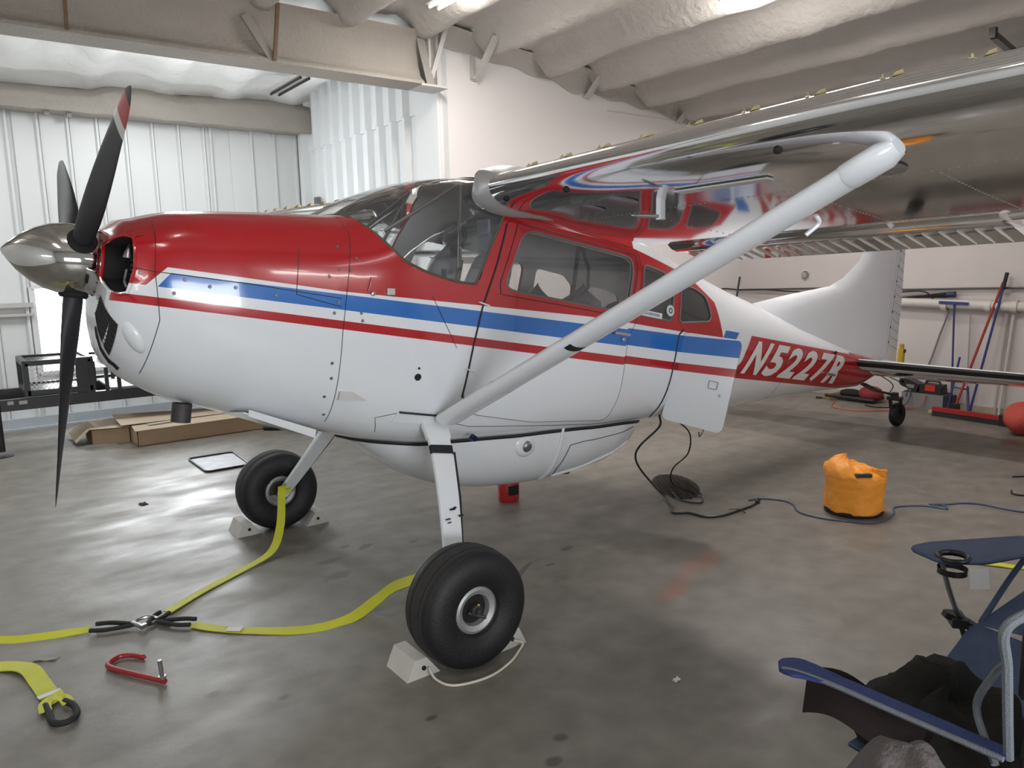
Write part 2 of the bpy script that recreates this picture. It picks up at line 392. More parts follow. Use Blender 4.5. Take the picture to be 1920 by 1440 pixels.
# ------------------------------------------------------------------ hangar shell
def struct(name, mb, m, label=None, smooth=35, parent=None):
    o = mb.build(name, m, parent, smooth)
    if parent is None: o['kind'] = 'structure'
    if label: o['label'] = label
    return o
XJ, YB, YA, XR, XF = 2.53, 2.98, 6.5, 7.45, -4.2       # jog wall, side walls of the tail bay, side walls of the wing bay, rear wall, door wall
struct('floor', MB().box(((XF+XR)/2, 0, -.05), (XR-XF+.3, 13.3, .1)), M['floor'], 'grey sealed concrete hangar floor with oil stains', 0)
def roof_z(x): return 4.10 - max(0, x-2.5)*.105
def ceil_z(x, y):
    z = roof_z(x)
    k = (x-3.06)/.775; d = (k-round(k))*.775
    z -= (.215 if abs(y) < 2.9 else .09)*max(0, math.cos(min(1, abs(d)/.24)*math.pi/2))**1.2
    z -= .05*noise.noise(V((x*1.6, y*.8, 3.)))+.025*noise.noise(V((x*5, y*2.2, 1.)))+.012*noise.noise(V((x*13, y*7, 7.)))
    if abs(y) > 5.7: z -= .22*((abs(y)-5.7)/.8)**2
    return z
NX, NY = 230, 130
ce_ = struct('ceiling', MB().grid(lambda u, v: V((XF+(XR+.05-XF)*u, -6.55+13.1*v, ceil_z(XF+(XR+.05-XF)*u, -6.55+13.1*v))), NX, NY), M['foam'], 'sprayed foam roof with rounded purlin ridges', 60)
ce_.data.materials.append(M['foamlit'])
for p_ in ce_.data.polygons:
    if p_.center.y > 2.95: p_.material_index = 1  # bay part of the roof brightened by colour, as if lit from below
# side wall of the tail bay (plain, off white), with the foam fillet where it meets the roof
def wall_slab(name, x0, x1, y, z1fn, t, m, label):
    b = MB(); n = 24
    for i in range(n):
        a, c = x0+(x1-x0)*i/n, x0+(x1-x0)*(i+1)/n
        b.hexa([(a,y,0),(c,y,0),(c,y+t,0),(a,y+t,0),(a,y,z1fn(a)),(c,y,z1fn(c)),(c,y+t,z1fn(c)),(a,y+t,z1fn(a))])
    return struct(name, b, m, label, 0)
wall_slab('wall_right', XJ, XR+.1, YB, lambda x: roof_z(x)+.12, .12, M['wallpaint'], 'plain off-white partition wall beside the tail bay')
wall_slab('wall_left', XJ, XR+.1, -YB-.12, lambda x: roof_z(x)+.12, .12, M['wallpaint'], 'plain off-white partition wall on the near side')
fb = MB()
def fillet(u, v):
    x = XJ+.02+(XR-XJ-.02)*u; a = v*math.pi/2
    r = .17+.09*noise.noise(V((x*2.2, 5, 0)))
    zt = roof_z(x)-.03
    return V((x, YB-.012-r*(1-math.cos(a)), zt-r*(1-math.sin(a))))
fb.grid(fillet, 90, 6)
struct('trim_1', fb, M['foam'], 'overspray of foam along the top of the partition wall', 60)
struct('wall_rear', MB().box((XR+.06, 0, 1.9), (.12, 2*YB+.2, 4.0)), M['wallrear'], 'off-white rear wall behind the tail', 0)
struct('baseboard_rear', MB().box((XR-.02, 0, .035), (.04, 2*YB, .07)), mat('stained_wall_foot', (.42, .36, .28), .8, nscale=6, namt=.25), 'stained yellowish foot of the rear wall', 0)
# thin seam strip high on the partition wall
struct('trim_2', MB().bar((4.85, YB-.004, 3.52), (6.45, YB-.004, 3.52), .006, .012), M['wallrear'], 'faint horizontal seam high on the partition wall', 0)
# ribbed steel sheet wall of the wing bay, with a bright window low behind the trailer
WX0, WX1, WZ0, WZ1 = -.84, 1.30, .62, 1.62
bay = MB()
bay.box(((XF+WX0)/2, YA+.05, 2), (WX0-XF, .06, 4.2)); bay.box(((WX1+XJ)/2, YA+.05, 2), (XJ-WX1, .06, 4.2))
bay.box(((WX0+WX1)/2, YA+.05, WZ0/2), (WX1-WX0, .06, WZ0)); bay.box(((WX0+WX1)/2, YA+.05, (WZ1+4.1)/2), (WX1-WX0, .06, 4.1-WZ1))
bay_wall = struct('wall_bay', bay, M['sheet'], 'white ribbed steel wall of the wing bay', 0)
def pan(x0, x1, z0, z1, y):
    """one sheet pan with a narrow standing rib at its right edge"""
    b = MB(); t = .018; r = .038; w = .022
    prof = [(x0, 0), (x1-w*2.2, 0), (x1-w*1.5, r), (x1-w*.5, r), (x1, 0), (x1, -t), (x0, -t)]
    b.loft([[V((x, y-d, z)) for x, d in prof] for z in (z0, z1)])
    return b
x = -4.18; k = 0
while x < XJ-.05:
    x1 = min(x+.3, XJ-.02); x1 = x1 if XJ-.02-x1 > .08 else XJ-.02
    parts = [(0.13, 3.7)]
    if x1 > WX0+.02 and x < WX1-.02: parts = [(.13, WZ0), (WZ1, 3.7)]
    for z0, z1 in parts:
        xa, xb = x+.002, x1-.002
        if len(parts) == 1 and x < WX0 < x1: xb = WX0-.002
        if len(parts) == 2: xa, xb = max(xa, WX0-.0), min(xb, WX1)
        if xb-xa > .06: struct('panel', pan(xa, xb, z0, z1, YA), M['sheet'], None, 0, bay_wall)
    if x < WX1 < x1: struct('panel', pan(WX1+.002, x1-.002, WZ0, WZ1, YA), M['sheet'], None, 0, bay_wall)
    x = x1; k += 1
struct('baseboard_bay', MB().box(((XF+XJ)/2, YA-.02, .065), (XJ-XF, .10, .13)).box(((XF+XJ)/2, YA-.06, .012), (XJ-XF, .14, .024)), mat('grey_kerb', (.42, .45, .48), .6, nscale=5, namt=.1), 'pale grey kerb at the foot of the wing bay wall', 0)
struct('trim_3', MB().box(((XF+WX0)/2, YA-.05, 1.42), (WX0-XF, .05, .05)).box(((XF+WX0)/2, YA-.05, 1.31), (WX0-XF, .05, .03)), M['steelwhite'], 'painted horizontal girt across the bay wall', 0)
w1 = MB()
for a, c in (((WX0, WZ0), (WX1, WZ0)), ((WX0, WZ1), (WX1, WZ1)), ((WX0, WZ0), (WX0, WZ1)), ((WX1, WZ0), (WX1, WZ1))):
    w1.bar((a[0], YA+.01, a[1]), (c[0], YA+.01, c[1]), .06, .045)
win = struct('window_1', w1, M['sheet'], 'overexposed bright window low in the bay wall', 0)
struct('pane', MB().box(((WX0+WX1)/2, YA+.03, (WZ0+WZ1)/2), (WX1-WX0, .006, WZ1-WZ0)), M['sky'], 'glowing daylight pane', 0, win)
# header beam thick with foam on top of the bay wall
def header(u, v):
    x = XF+(XJ-XF)*u; a = v*1.5*math.pi
    w = .05*noise.noise(V((x*1.4, 1, 4)))+.02*noise.noise(V((x*4, 1, 4)))
    zt = 3.80+max(-.06, min(.1, .045*x))+w*1.3; zb = 3.55+.02*noise.noise(V((x*5, 2, 2)))
    ring = [(YA-.02, zb), (YA-.30, zb), (YA-.34-w, zb+.10), (YA-.33-w, zt-.06), (YA-.22, zt+.02), (YA-.05, zt+.10)]
    i = min(int(v*5), 4); q = v*5-i
    return V((x, ring[i][0]*(1-q)+ring[i+1][0]*q, ring[i][1]*(1-q)+ring[i+1][1]*q))
struct('trim_4', MB().grid(header, 80, 20), M['foamgrey'], 'grey foam covered header beam above the bay wall', 60)
def cove(u, v):
    x = XF+(XJ-XF)*u; n = .06*noise.noise(V((x*1.5, 9, v*2)))
    y0, z0 = YA-.10, 3.86+max(-.06, min(.1, .045*x)); y1, z1 = YA-1.1, ceil_z(x, YA-1.1)+.03
    return V((x, y0+(y1-y0)*v, z0+(z1-z0)*math.sin(v*math.pi/2)-n*math.sin(v*math.pi)))
struct('trim_5', MB().grid(cove, 90, 12), M['foamlit'], 'foam cove, coloured paler for its light, between bay ceiling and header', 60)
# ribbed jog wall between the two bays: an upper and a lower course of sheets
jog = struct('wall_jog', MB().box((XJ+.07, (YB+YA)/2, 2), (.06, YA-YB, 4.2)), M['sheetjog'], 'white ribbed steel wall facing the nose', 0)
def pan2(y0, y1, z0, z1, dx):
    b = MB(); r = .07; w = .03
    prof = [(y0, 0), (y1-.105, 0), (y1-.075, r), (y1-.02, r), (y1, 0), (y1, -.012), (y0, -.012)]
    b.loft([[V((XJ+dx-d, y, z)) for y, d in prof] for z in (z0, z1)])
    return b
y = YB+.43; struct('panel', MB().box((XJ-.012, YB+.225, 2.0), (.02, .45, 4.0)), M['sheetjog'], None, 0, jog)
while y < YA-.1:
    y1 = min(y+.298, YA-.02)
    struct('panel', pan2(y+.002, y1-.002, .02, 3.36, .030), M['sheetjog'], None, 0, jog)
    struct('panel', pan2(y+.002, y1-.002, 3.33, 4.1, .012), M['sheetjog'], None, 0, jog)
    y = y1
struct('trim_6', MB().box((XJ-.06, YA-.14, 1.85), (.12, .12, 3.70)), M['sheetjog'], 'white steel corner post of the wing bay', 0)
# steel girder across the mouth of the wing bay, coated with foam, on a steel end column
GY = 2.94
def girder(u, v):
    x = XF+(2.27-XF)*u; n = .02*noise.noise(V((x*2, v*4, 2)))
    ring = [(GY+.02, 3.965), (GY-.16, 3.955), (GY-.10, 3.90), (GY-.035-n, 3.80), (GY-.02-n, 3.66), (GY-.05-n, 3.56), (GY-.13, 3.50), (GY-.135, 3.475), (GY+.14, 3.465), (GY+.14, 3.965)]
    i = min(int(v*9), 8); q = v*9-i
    return V((x, ring[i][0]*(1-q)+ring[i+1][0]*q, ring[i][1]*(1-q)+ring[i+1][1]*q + (.5*n if i in (2, 3, 4) else 0)))
gb = MB().grid(girder, 110, 27)
gird = struct('trim_7', gb, M['foamgrey'], 'foam coated steel girder across the mouth of the wing bay', 50)
cb = MB().box((2.34, GY, 3.74), (.02, .26, .52)).box((2.43, GY-.10, 3.73), (.012, .02, .5)).box((2.45, GY+.02, 3.73), (.10, .02, .5)).box((2.38, GY-.01, 3.47), (.3, .27, .02))
struct('trim_8', cb, M['steelwhite'], 'white painted end plates of the girder', 0)
def strip(name, a, b_, label, m=None, w=.07, t=.01, upv=(0, 1, 0)):
    struct(name, MB().bar(a, b_, w, t, 0, upv), m or M['steelwhite'], label, 0)
M['rust'] = mat('rusty_angle', (.16, .10, .06), .8, nscale=25, namt=.5)
M['taupe'] = mat('grey_painted_brace', (.27, .25, .225), .7, nscale=9, namt=.12)
def brace(name, a, b_, label):
    struct(name, MB().bar(a, b_, .065, .008).bar((a[0]+.03, a[1], a[2]), (b_[0]+.03, b_[1], b_[2]), .008, .06), M['steelwhite'], label, 0)
strip('trim_9', (2.33, 2.83, 3.46), (2.49, 2.74, 4.0), 'slender diagonal brace at the end of the girder', None, .045)
strip('trim_15', (2.335, 2.80, 3.47), (2.255, 2.84, 3.90), 'flat tapered plate on the girder end', M['taupe'], .085)
strip('trim_10', (.80, 2.80, 3.49), (.83, 2.72, 3.93), 'rusty upright angle on the girder above the cowling', M['rust'], .03, .02)
strip('trim_16', (.79, 2.81, 3.50), (.585, 2.84, 3.83), 'flat diagonal strap on the girder above the cowling', M['taupe'], .07)
strip('trim_17', (-.735, 2.795, 3.49), (-.72, 2.78, 3.95), 'rusty vertical stiffener on the girder above the propeller', M['rust'], .025, .012)
brace('trim_11', (2.96, YB-.02, 3.62), (2.92, YB-.46, 3.95), 'first knee brace on the partition wall')
brace('trim_12', (4.50, YB-.02, 3.62), (4.46, YB-.30, 3.80), 'middle knee brace on the partition wall')
brace('trim_13', (6.08, YB-.02, 3.50), (6.04, YB-.28, 3.66), 'knee brace on the partition wall nearest the rear')
struct('trim_14', MB().box((2.93, YB-.03, 3.74), (.03, .06, .22)), M['steelwhite'], 'short steel cleat above the first knee brace', 0)
# walls behind the photographer (never in view, they close the hangar)
struct('wall_near', MB().box(((XF+XJ)/2, -YA-.05, 2), (XJ-XF, .1, 4.2)), M['sheet'], 'white wall behind the near wing', 0)
struct('wall_near_jog', MB().box((XJ+.05, -(YB+YA)/2, 2), (.1, YA-YB, 4.2)), M['sheetjog'], 'white jog wall beyond the near wing', 0)
struct('wall_front', MB().box((XF-.05, 0, 2), (.1, 13.2, 4.3)), M['sheet'], 'white hangar door ahead of the nose', 0)
# light fixtures that show
def fixture(name, label, c, l, tubes, m):
    t = thing(name, label, 'light', loc=(c[0], c[1], c[2]))
    MB().box((0, 0, .03), (.16, l, .04)).build('housing', M['steelwhite'], t, 0)
    for dx in tubes: MB().tube([(dx, -l/2+.02, -.01), (dx, l/2-.02, -.01)], .014, 8).build('fluorescent_tube', m, t)
    return t
fixture('ceiling_light', 'twin tube fluorescent strip at the end of the girder', (2.03, 1.62, 3.97), 1.2, (-.045, .045), M['tube'])
fixture('ceiling_light', 'fluorescent strip whose glow shows at the top edge above the wing', (3.62, -.25, 3.76), 1.2, (-.045, .045), M['tube'])
fixture('ceiling_light', 'unlit twin tube fixture under the bay ceiling', (1.86, 5.2, 3.88), 1.0, (-.05, .05), M['rail'])
# things fixed to the walls
o = MB().tube(spline([(XR-.05, 2.95, 1.33), (XR-.05, 1.6, 1.36), (XR-.05, .70, 1.35), (XR-.05, -.6, 1.375), (XR-.05, -2.9, 1.36)], 6), .014, 6).build('conduit', mat('grey_conduit', (.10, .09, .085), .6))
tag(o, 'dark grey conduit running level along the rear wall', 'conduit')
o = MB().tube(spline([(6.60, YB-.02, 1.36), (6.9, YB-.02, 1.345), (7.1, YB-.02, 1.36), (7.38, YB-.04, 1.335), (XR-.09, 2.6, 1.34), (XR-.09, 1.9, 1.31), (XR-.09, 1.2, 1.30), (XR-.09, .72, 1.32), (XR-.09, .40, 1.335), (XR-.09, .28, 1.25)], 6), .009, 6).build('cable', M['blackplastic'])
tag(o, 'sagging black cable strung along the rear wall under the conduit', 'cable')
t = thing('wall_pipe', 'thick cream pipe running level along the rear wall', 'pipe', loc=(XR-.08, 0, 1.17))
MB().tube([(0, 1.2, .05), (0, -2.9, -.04)], .055, 14).build('pipe_run', M['pipe'], t)
for y in (.15, -.3, -.55): MB().lathe([(.06, -.03), (.066, -.03), (.066, .03), (.06, .03)], (0, y, .01), (0, 1, 0), 14).build('pipe_clamp', M['pipe'], t)
o = MB().tube(spline([(XR-.06, .12, 1.12), (XR-.06, .15, 1.0), (XR-.05, .21, .82), (XR-.05, .27, .6), (XR-.05, .31, .45), (XR-.06, .30, .2)], 6), .011, 6).build('hose', M['greyplastic'])
tag(o, 'grey hose hanging from the cream pipe down the rear wall', 'hose')
t = thing('wall_vent', 'small round vent knob high on the rear wall left of the fin', 'vent', loc=(XR, 1.95, 1.53))
MB().lathe([(0, -.05), (.035, -.045), (.045, -.03), (.05, 0)], (0, 0, 0), (1, 0, 0), 16).build('vent_cap', M['alu2'], t)
MB().lathe([(.055, -.012), (.065, -.01), (.065, 0)], (0, 0, 0), (1, 0, 0), 16).build('vent_flange', M['pipe'], t)

o = MB().bar((5.48, -.92, 3.50), (6.5, -.80, 3.45), .05, .05).box((5.46, -.92, 3.52), (.05, .05, .08)).build('pipe_stub', M['rail'], None, 0); tag(o, 'dark steel pipe stub hanging under the roof at the upper right corner', 'pipe')
for xx in (-.52, -.30):
    struct('trim_18' if xx < -.4 else 'trim_19', MB().box((xx, YA-.20, 3.535), (.05, .05, .07)), M['taupe'], 'small steel clip under the header beam' + (', left one' if xx < -.4 else ', right one'), 0)
o = MB().box((XJ-.06, 6.02, 2.62), (.06, .09, .16)).box((XJ-.09, 6.02, 2.66), (.01, .05, .05)).build('junction_box', mat('grey_box', (.16, .16, .15), .6), None, 0); tag(o, 'small dark grey junction box on the jog wall near its corner post', 'box')
# ------------------------------------------------------------------ the aircraft: a white, red and blue high-wing tailwheel aeroplane
TH = math.radians(9.687); HUB = V((-1.1923, 0, 1.7771))
AX = V((math.cos(TH), 0, -math.sin(TH))); UP = V((math.sin(TH), 0, math.cos(TH)))
def B(s, y, h): return HUB + AX*s + UP*h + V((0, y, 0))
HW = [(.085,.325),(.11,.375),(.135,.40),(.25,.45),(.5,.50),(1.0,.53),(1.5,.555),(2.0,.565),(2.8,.56),(3.4,.50),(4.0,.425),(4.6,.345),(5.3,.255),(5.8,.195),(6.5,.115),(6.9,.075),(7.2,.02)]
TOP = [(.085,.15),(.12,.19),(.3,.26),(.6,.315),(1.0,.375),(1.1,.40),(1.74,.73),(2.2,.73),(2.9,.66),(3.4,.575),(4.03,.48),(4.65,.40),(5.35,.28),(6.35,.15),(6.86,.11),(7.2,.05)]
BOT = [(.085,-.33),(.10,-.385),(.125,-.43),(.18,-.49),(.38,-.58),(.67,-.635),(1.06,-.695),(1.3,-.73),(1.6,-.745),(2.2,-.70),(2.65,-.645),(3.4,-.57),(4.25,-.495),(4.6,-.435),(5.3,-.315),(5.8,-.255),(6.54,-.17),(6.9,-.02),(7.2,.03)]
NT = [(.05,2.2),(.3,3.2),(1.0,3.6),(1.7,5),(2.8,5),(3.4,3.2),(4.2,2.4),(7.2,2.)]
NB = [(.05,2.2),(.4,2.5),(1.0,3.2),(1.6,4.5),(2.8,4.5),(3.6,3.0),(4.4,2.3),(7.2,2.)]
HM = [(0,0),(5.5,0),(6.9,.05),(7.2,.04)]
def ipm(t, x):   # smoothed table
    return (ip(t, x-.05) + 2*ip(t, x) + ip(t, x+.05))/4 if x > .15 else ip(t, x)
def sec(s, a, off=0.):
    """left-hand skin point at body station s and section angle a (degrees): returns s, y, h"""
    if s < .085:
        q = (.085-s)/.285; r = math.radians(a)
        _, y, h = sec(.085, a)
        return .085-.012*math.sin(min(1, q*1.5)*math.pi/2)-off, y*(1-q)-.135*math.cos(r)*q, h*(1-q)+.135*math.sin(r)*q
    hm = ip(HM, s); w = ipm(HW, s); r = math.radians(a); c, n_ = math.cos(r), abs(math.sin(r))
    if a >= 0: e = 2/ip(NT, s); h = hm+(ipm(TOP, s)-hm)*n_**e
    else: e = 2/ip(NB, s); h = hm-(hm-ipm(BOT, s))*n_**e
    y = -w*max(c, 0)**e
    return s, y-off*c, h+off*math.sin(r)
def ang(s, h):
    s = max(s, .085); hm = ip(HM, s)
    if h > hm: q = (h-hm)/(ipm(TOP, s)-hm); n = ip(NT, s); g = 1
    else: q = (hm-h)/(hm-ipm(BOT, s)); n = ip(NB, s); g = -1
    return g*math.degrees(math.asin(min(1, max(0, q))**(n/2)))
def SK(s, h, off=.002, side=1):
    q = sec(s, ang(s, h), off); return B(q[0], q[1]*side, q[2])
def rpoly(pts, r, n=5):
    out = []; m = len(pts)
    for i in range(m):
        p = V(pts[i]).to_2d() if len(pts[i]) > 2 else V((*pts[i], 0)).to_2d()
        a = V((*pts[i-1], 0)).to_2d(); c = V((*pts[(i+1) % m], 0)).to_2d()
        da, dc = (a-p), (c-p); rr = min(r, da.length*.45, dc.length*.45)
        pa, pc = p+da.normalized()*rr, p+dc.normalized()*rr
        for k in range(n+1):
            t = k/n; out.append(tuple(pa*(1-t)**2 + p*2*t*(1-t) + pc*t*t))
    return out
def dens(poly, d=.03, closed=True):
    out = []; m = len(poly)
    for i in range(m if closed else m-1):
        a, c = poly[i], poly[(i+1) % m]; L = math.dist(a, c); k = max(1, int(L/d))
        out += [(a[0]+(c[0]-a[0])*j/k, a[1]+(c[1]-a[1])*j/k) for j in range(k)]
    if not closed: out.append(poly[-1])
    return out
def inside(p, poly, bb):
    x, y = p
    if x < bb[0] or x > bb[1] or y < bb[2] or y > bb[3]: return False
    c = False; j = len(poly)-1
    for i in range(len(poly)):
        xi, yi = poly[i]; xj, yj = poly[j]
        if (yi > y) != (yj > y) and x < (xj-xi)*(y-yi)/(yj-yi)+xi: c = not c
        j = i
    return c
def bbox(p): return (min(q[0] for q in p), max(q[0] for q in p), min(q[1] for q in p), max(q[1] for q in p))
KA = 60.
def to_sa(poly): return [(s, ang(s, h)/KA) for s, h in poly]
def triang(outer, holes, ds, da, cuts=()):
    """constrained triangulation of a region of the skin in (s, angle) space"""
    polys = [outer]+list(holes)+list(cuts); pts = []; edges = []
    for p in polys:
        o = len(pts); pts += [V(q) for q in p]; n = len(p)
        edges += [(o+i, o+(i+1) % n) for i in range(n)]
    near = {}
    for q in pts: near.setdefault((round(q.x/.03), round(q.y/.03)), []).append(q)
    x0, x1, y0, y1 = bbox(outer); bo = bbox(outer)
    i = x0+ds
    while i < x1:
        j = y0+da
        while j < y1-1e-6:
            k = (round(i/.03), round(j/.03)); ok = True
            for dx in (-1, 0, 1):
                for dy in (-1, 0, 1):
                    for q in near.get((k[0]+dx, k[1]+dy), ()):
                        if abs(q.x-i) < .012 and abs(q.y-j) < .012: ok = False
            if ok and inside((i, j), outer, bo): pts.append(V((i, j)))
            j += da
        i += ds
    r = delaunay_2d_cdt(pts, edges, [], 0, 1e-6)
    vs, fs = r[0], r[2]
    hb = [(h, bbox(h)) for h in holes]; cb = [(h, bbox(h)) for h in cuts]
    res = [[] for _ in range(1+len(cuts))]
    for f in fs:
        c = ((vs[f[0]].x+vs[f[1]].x+vs[f[2]].x)/3, (vs[f[0]].y+vs[f[1]].y+vs[f[2]].y)/3)
        if not inside(c, outer, bo) or any(inside(c, h, b) for h, b in hb): continue
        for n, (h, b) in enumerate(cb):
            if inside(c, h, b): res[n+1].append(f); break
        else: res[0].append(f)
    return vs, res
def skin_mesh(vs, fs, off=0., sides=(1, -1)):
    b = MB(); used = sorted({i for f in fs for i in f}); mp = {q: i for i, q in enumerate(used)}
    P = [sec(vs[q].x, vs[q].y*KA, off) for q in used]
    for g in sides:
        b.add([B(s, y*g, h) for s, y, h in P], [tuple(mp[i] for i in (f if g == 1 else f[::-1])) for f in fs])
    return b
def body_attr(o):
    me = o.data; at = me.attributes.new('body', 'FLOAT_VECTOR', 'POINT'); d = []
    for v in me.vertices:
        q = v.co-HUB; d += [q.dot(AX), q.y, q.dot(UP)]
    at.data.foreach_set('vector', d); return o
M['silver'] = mat('silver_painted_fairing', (.52, .52, .53), .33, .55, nscale=5, namt=.06)
air = thing('light_aircraft', 'white, red and blue high-wing tailwheel aeroplane on fat tyres, tied down in the hangar', 'aircraft')
# ---- window, door and windshield outlines, in (s, h)
W1 = rpoly([(1.975, .463), (2.83, .445), (2.808, .115), (1.872, .132)], .085)
W2 = rpoly([(2.93, .425), (3.16, .41), (3.262, .335), (3.258, .115), (2.93, .118)], .035)
W3 = rpoly([(3.345, .36), (3.52, .362), (3.67, .325), (3.728, .20), (3.70, .158), (3.34, .112)], .05)
DOOR = rpoly([(1.757, .02), (1.814, .24), (1.868, .50), (2.0, .527), (2.85, .505), (2.905, .40), (2.90, .07), (2.84, -.02), (2.835, -.36), (2.80, -.54), (2.2, -.565), (1.78, -.535), (1.70, -.45), (1.727, -.184)], .05)
WS = [(1.0, 90), None]
wsb = [(1.114, .318), (1.184, .265), (1.296, .186), (1.414, .153), (1.568, .131), (1.70, .133), (1.725, .16), (1.771, .316), (1.835, .507), (1.862, .585)]
wsb_sa = [(1.05, 90/KA), (1.065, 62/KA)] + to_sa(wsb) + [(1.85, 62/KA), (1.80, 76/KA), (1.74, 90/KA)]
def cm(pts, n=5): return [(p.x, p.y) for p in spline([(a, b, 0) for a, b in pts], n)]
wsb_sa = [(s, min(a, 1.5)) for s, a in [wsb_sa[0]] + cm(wsb_sa[1:8], 4)[:-1] + wsb_sa[8:]]
outer = dens([(1.0, -1.5), (7.2, -1.5), (7.2, 1.5), (1.74, 1.5)], .05, False)[:-1] + list(reversed(dens(wsb_sa, .03, False))) + dens([(1.05, 1.5), (1.0, 1.5), (1.0, -1.5)], .05, False)[1:-1]
h1, h2, h3 = [to_sa(dens(w, .03)) for w in (W1, W2, W3)]
dr = to_sa(dens(DOOR, .03))
vs, (f_f, f_d) = triang(outer, (h1, h2, h3), .065, .085, (dr,))
fus = body_attr(skin_mesh(vs, f_f).build('fuselage', M['livery'], air, 50, 1e-4))
for g in (1, -1): body_attr(skin_mesh(vs, f_d, .004, (g,)).build('cabin_door', M['livery'], air, 50))
f_l = [f for f in f_f+f_d if max(vs[i].x for i in f) < 3.85]
skin_mesh(vs, f_l, -.022).build('cabin_liner', M['liner'], air, 50)
for w, nm, mt in ((h1, 'door_window', 'glass'), (h2, 'quarter_window', 'glass'), (h3, 'rear_window', 'smoke')):
    gv, (gf,) = triang(w, (), .08, .09)
    for g in (1, -1): skin_mesh(gv, gf, -.004, (g,)).build(nm, M[mt], air, 60)
def line_on_skin(b, poly, r=.0025, off=.001, closed=False, side=1, flat=1., d=.03, m=0):
    b.tube([SK(s, h, off, side) for s, h in dens(poly, d, closed)], r, 5, m, closed=closed, flat=flat)
    return b
gk = MB()
for w in (W1, W2, W3): line_on_skin(gk, w, .0065, .001, True)
gk.build('window_gasket', mat('grey_gasket', (.16, .14, .13), .6), air)
sm = MB()
line_on_skin(sm, DOOR, .0016, .004, True)
line_on_skin(sm, [(1.70, -.45), (1.727, -.184), (1.757, .02), (1.814, .24), (1.86, .47)], .005, .002)
line_on_skin(sm, [(1.93, .487), (2.84, .468), (2.862, .40), (2.83, .09), (1.86, .103), (1.848, .16), (1.93, .487)], .0022, .005)
for p in ([(1.02, .36), (1.02, -.18), (1.045, -.62)], [(.783, .158), (.789, -.039), (.999, -.068)], [(.225, -.022), (.60, -.022), (1.0, -.03)],
          [(.215, .23), (.225, -.02), (.262, -.215), (.238, -.453)], [(.139, -.015), (.225, -.022)],
          [(1.30, -.66), (1.26, -.58), (1.36, -.55), (1.44, -.545)], [(1.44, -.555), (1.80, -.605), (2.7, -.575), (3.2, -.53)], [(1.46, .04), (1.56, -.10), (1.63, -.2)],
          [(4.9, -.03), (4.9, -.4)]):
    line_on_skin(sm, p, .0016, .0005)
sm.build('panel_seam', M['seam'], air)
# ---- cowling with open air inlets
hole = [(s, a/KA) for s, a in rpoly([(-.15, 30), (.10, 36), (.150, 27), (.158, -2), (.14, -13), (.085, -19), (-.15, -22)], .03)]
outc = dens([(-.20, -1.5), (1.0, -1.5), (1.0, 1.5), (-.20, 1.5)], .04)
cv, (cf,) = triang(outc, (dens(hole, .03),), .03, .07)
cowl = body_attr(skin_mesh(cv, cf).build('cowling', M['livery'], air, 50, 1e-4))
lip = MB()
lip.tube([B(*sec(s, a*KA, -.003)) for s, a in dens(hole, .03)], .008, 8, closed=True)
body_attr(lip.build('inlet_lip', M['livery'], air))
duct = MB()
for g in (1, -1):
    rings = []
    for d, k in ((.004, 1.0), (.05, .98), (.14, .9)):
        r = []
        for s, a in dens(hole, .04):
            q = sec(s, a*KA); r.append(B(q[0]+d, q[1]*g*(1 if d < .01 else .97), q[2]*k))
        rings.append(r)
    duct.loft(rings, cap=False); duct.f.append(tuple(len(duct.v)-len(rings[-1])+i for i in range(len(rings[-1])))); duct.m.append(0)
duct.build('inlet_duct', M['dark'], air)
cy = MB()
for g in (1, -1):
    cy.lathe([q for k in range(9) for q in ((.05, k*.02-.005), (.085, k*.02-.005), (.085, k*.02+.003), (.05, k*.02+.003))], B(.25, -.26*g, -.08), UP, 18)
cy.build('engine_cylinder', M['soot'], air)
bf = MB()
for g in (1, -1): bf.lathe([(0, 0), (.026, 0), (.022, .02), (.006, .06), (0, .06)], B(.155, -.27*g, .025), UP, 12)
for g in (1, -1): bf.tube([B(.15, -.30*g, -.02), B(.15, -.27*g, -.07), B(.155, -.30*g, -.10)], .010, 6)
bf.build('plug_fitting', M['steel'], air)
# lower grille, scoop bulge, fasteners, exhaust, cowl flap
gr = MB().grid(lambda u, v: B(*[(q[0], q[1], q[2]) for q in [sec(-.04+.165*u, -63+30*v, .003)]][0]), 10, 8)
gr.grid(lambda u, v: B(*[(q[0], q[1], q[2]) for q in [sec(.03+.14*u, -73+6*v, .003)]][0]), 8, 3)
gr.build('lower_grille', M['dark'], air)
gs = MB()
for k in range(6): gs.tube([B(*sec(-.04+.165*t/6, -60+k*4.6, .005)) for t in range(7)], .0015, 5)
gs.build('grille_bar', M['soot'], air)
sc = MB(); X3 = Matrix((AX, (0,1,0), UP)).transposed()
for g in (1, -1):
    q = sec(.185, ang(.185, -.29)); sc.ball(B(q[0], q[1]*g*.93, q[2]), (.030, .045, .085), 16, 0, X3 @ Matrix.Rotation(-.55, 3, 'Y') @ Matrix.Rotation(.5*g, 3, 'Z'))
sc.build('scoop_blister', M['white'], air)
fs_ = MB()
for s, h in ((.175, -.035), (.335, -.04), (.43, -.055), (.53, -.045), (.70, -.055), (.985, -.05), (.97, -.10), (1.11, -.12), (.975, .10), (.96, .20), (1.05, .16), (.99, -.33), (.99, -.49), (1.02, -.58), (1.0, -.40), (.30, -.10), (.93, .06), (1.03, .10), (1.1, -.085)):
    p, n = SK(s, h, .001), (SK(s, h, .02)-SK(s, h, 0)).normalized()
    fs_.lathe([(0, .003), (.0065, .003), (.008, 0)], p, n, 10)
fs_.build('cowl_fastener', mat('grey_fastener', (.20, .20, .20), .45, .6), air)
hs_ = MB()
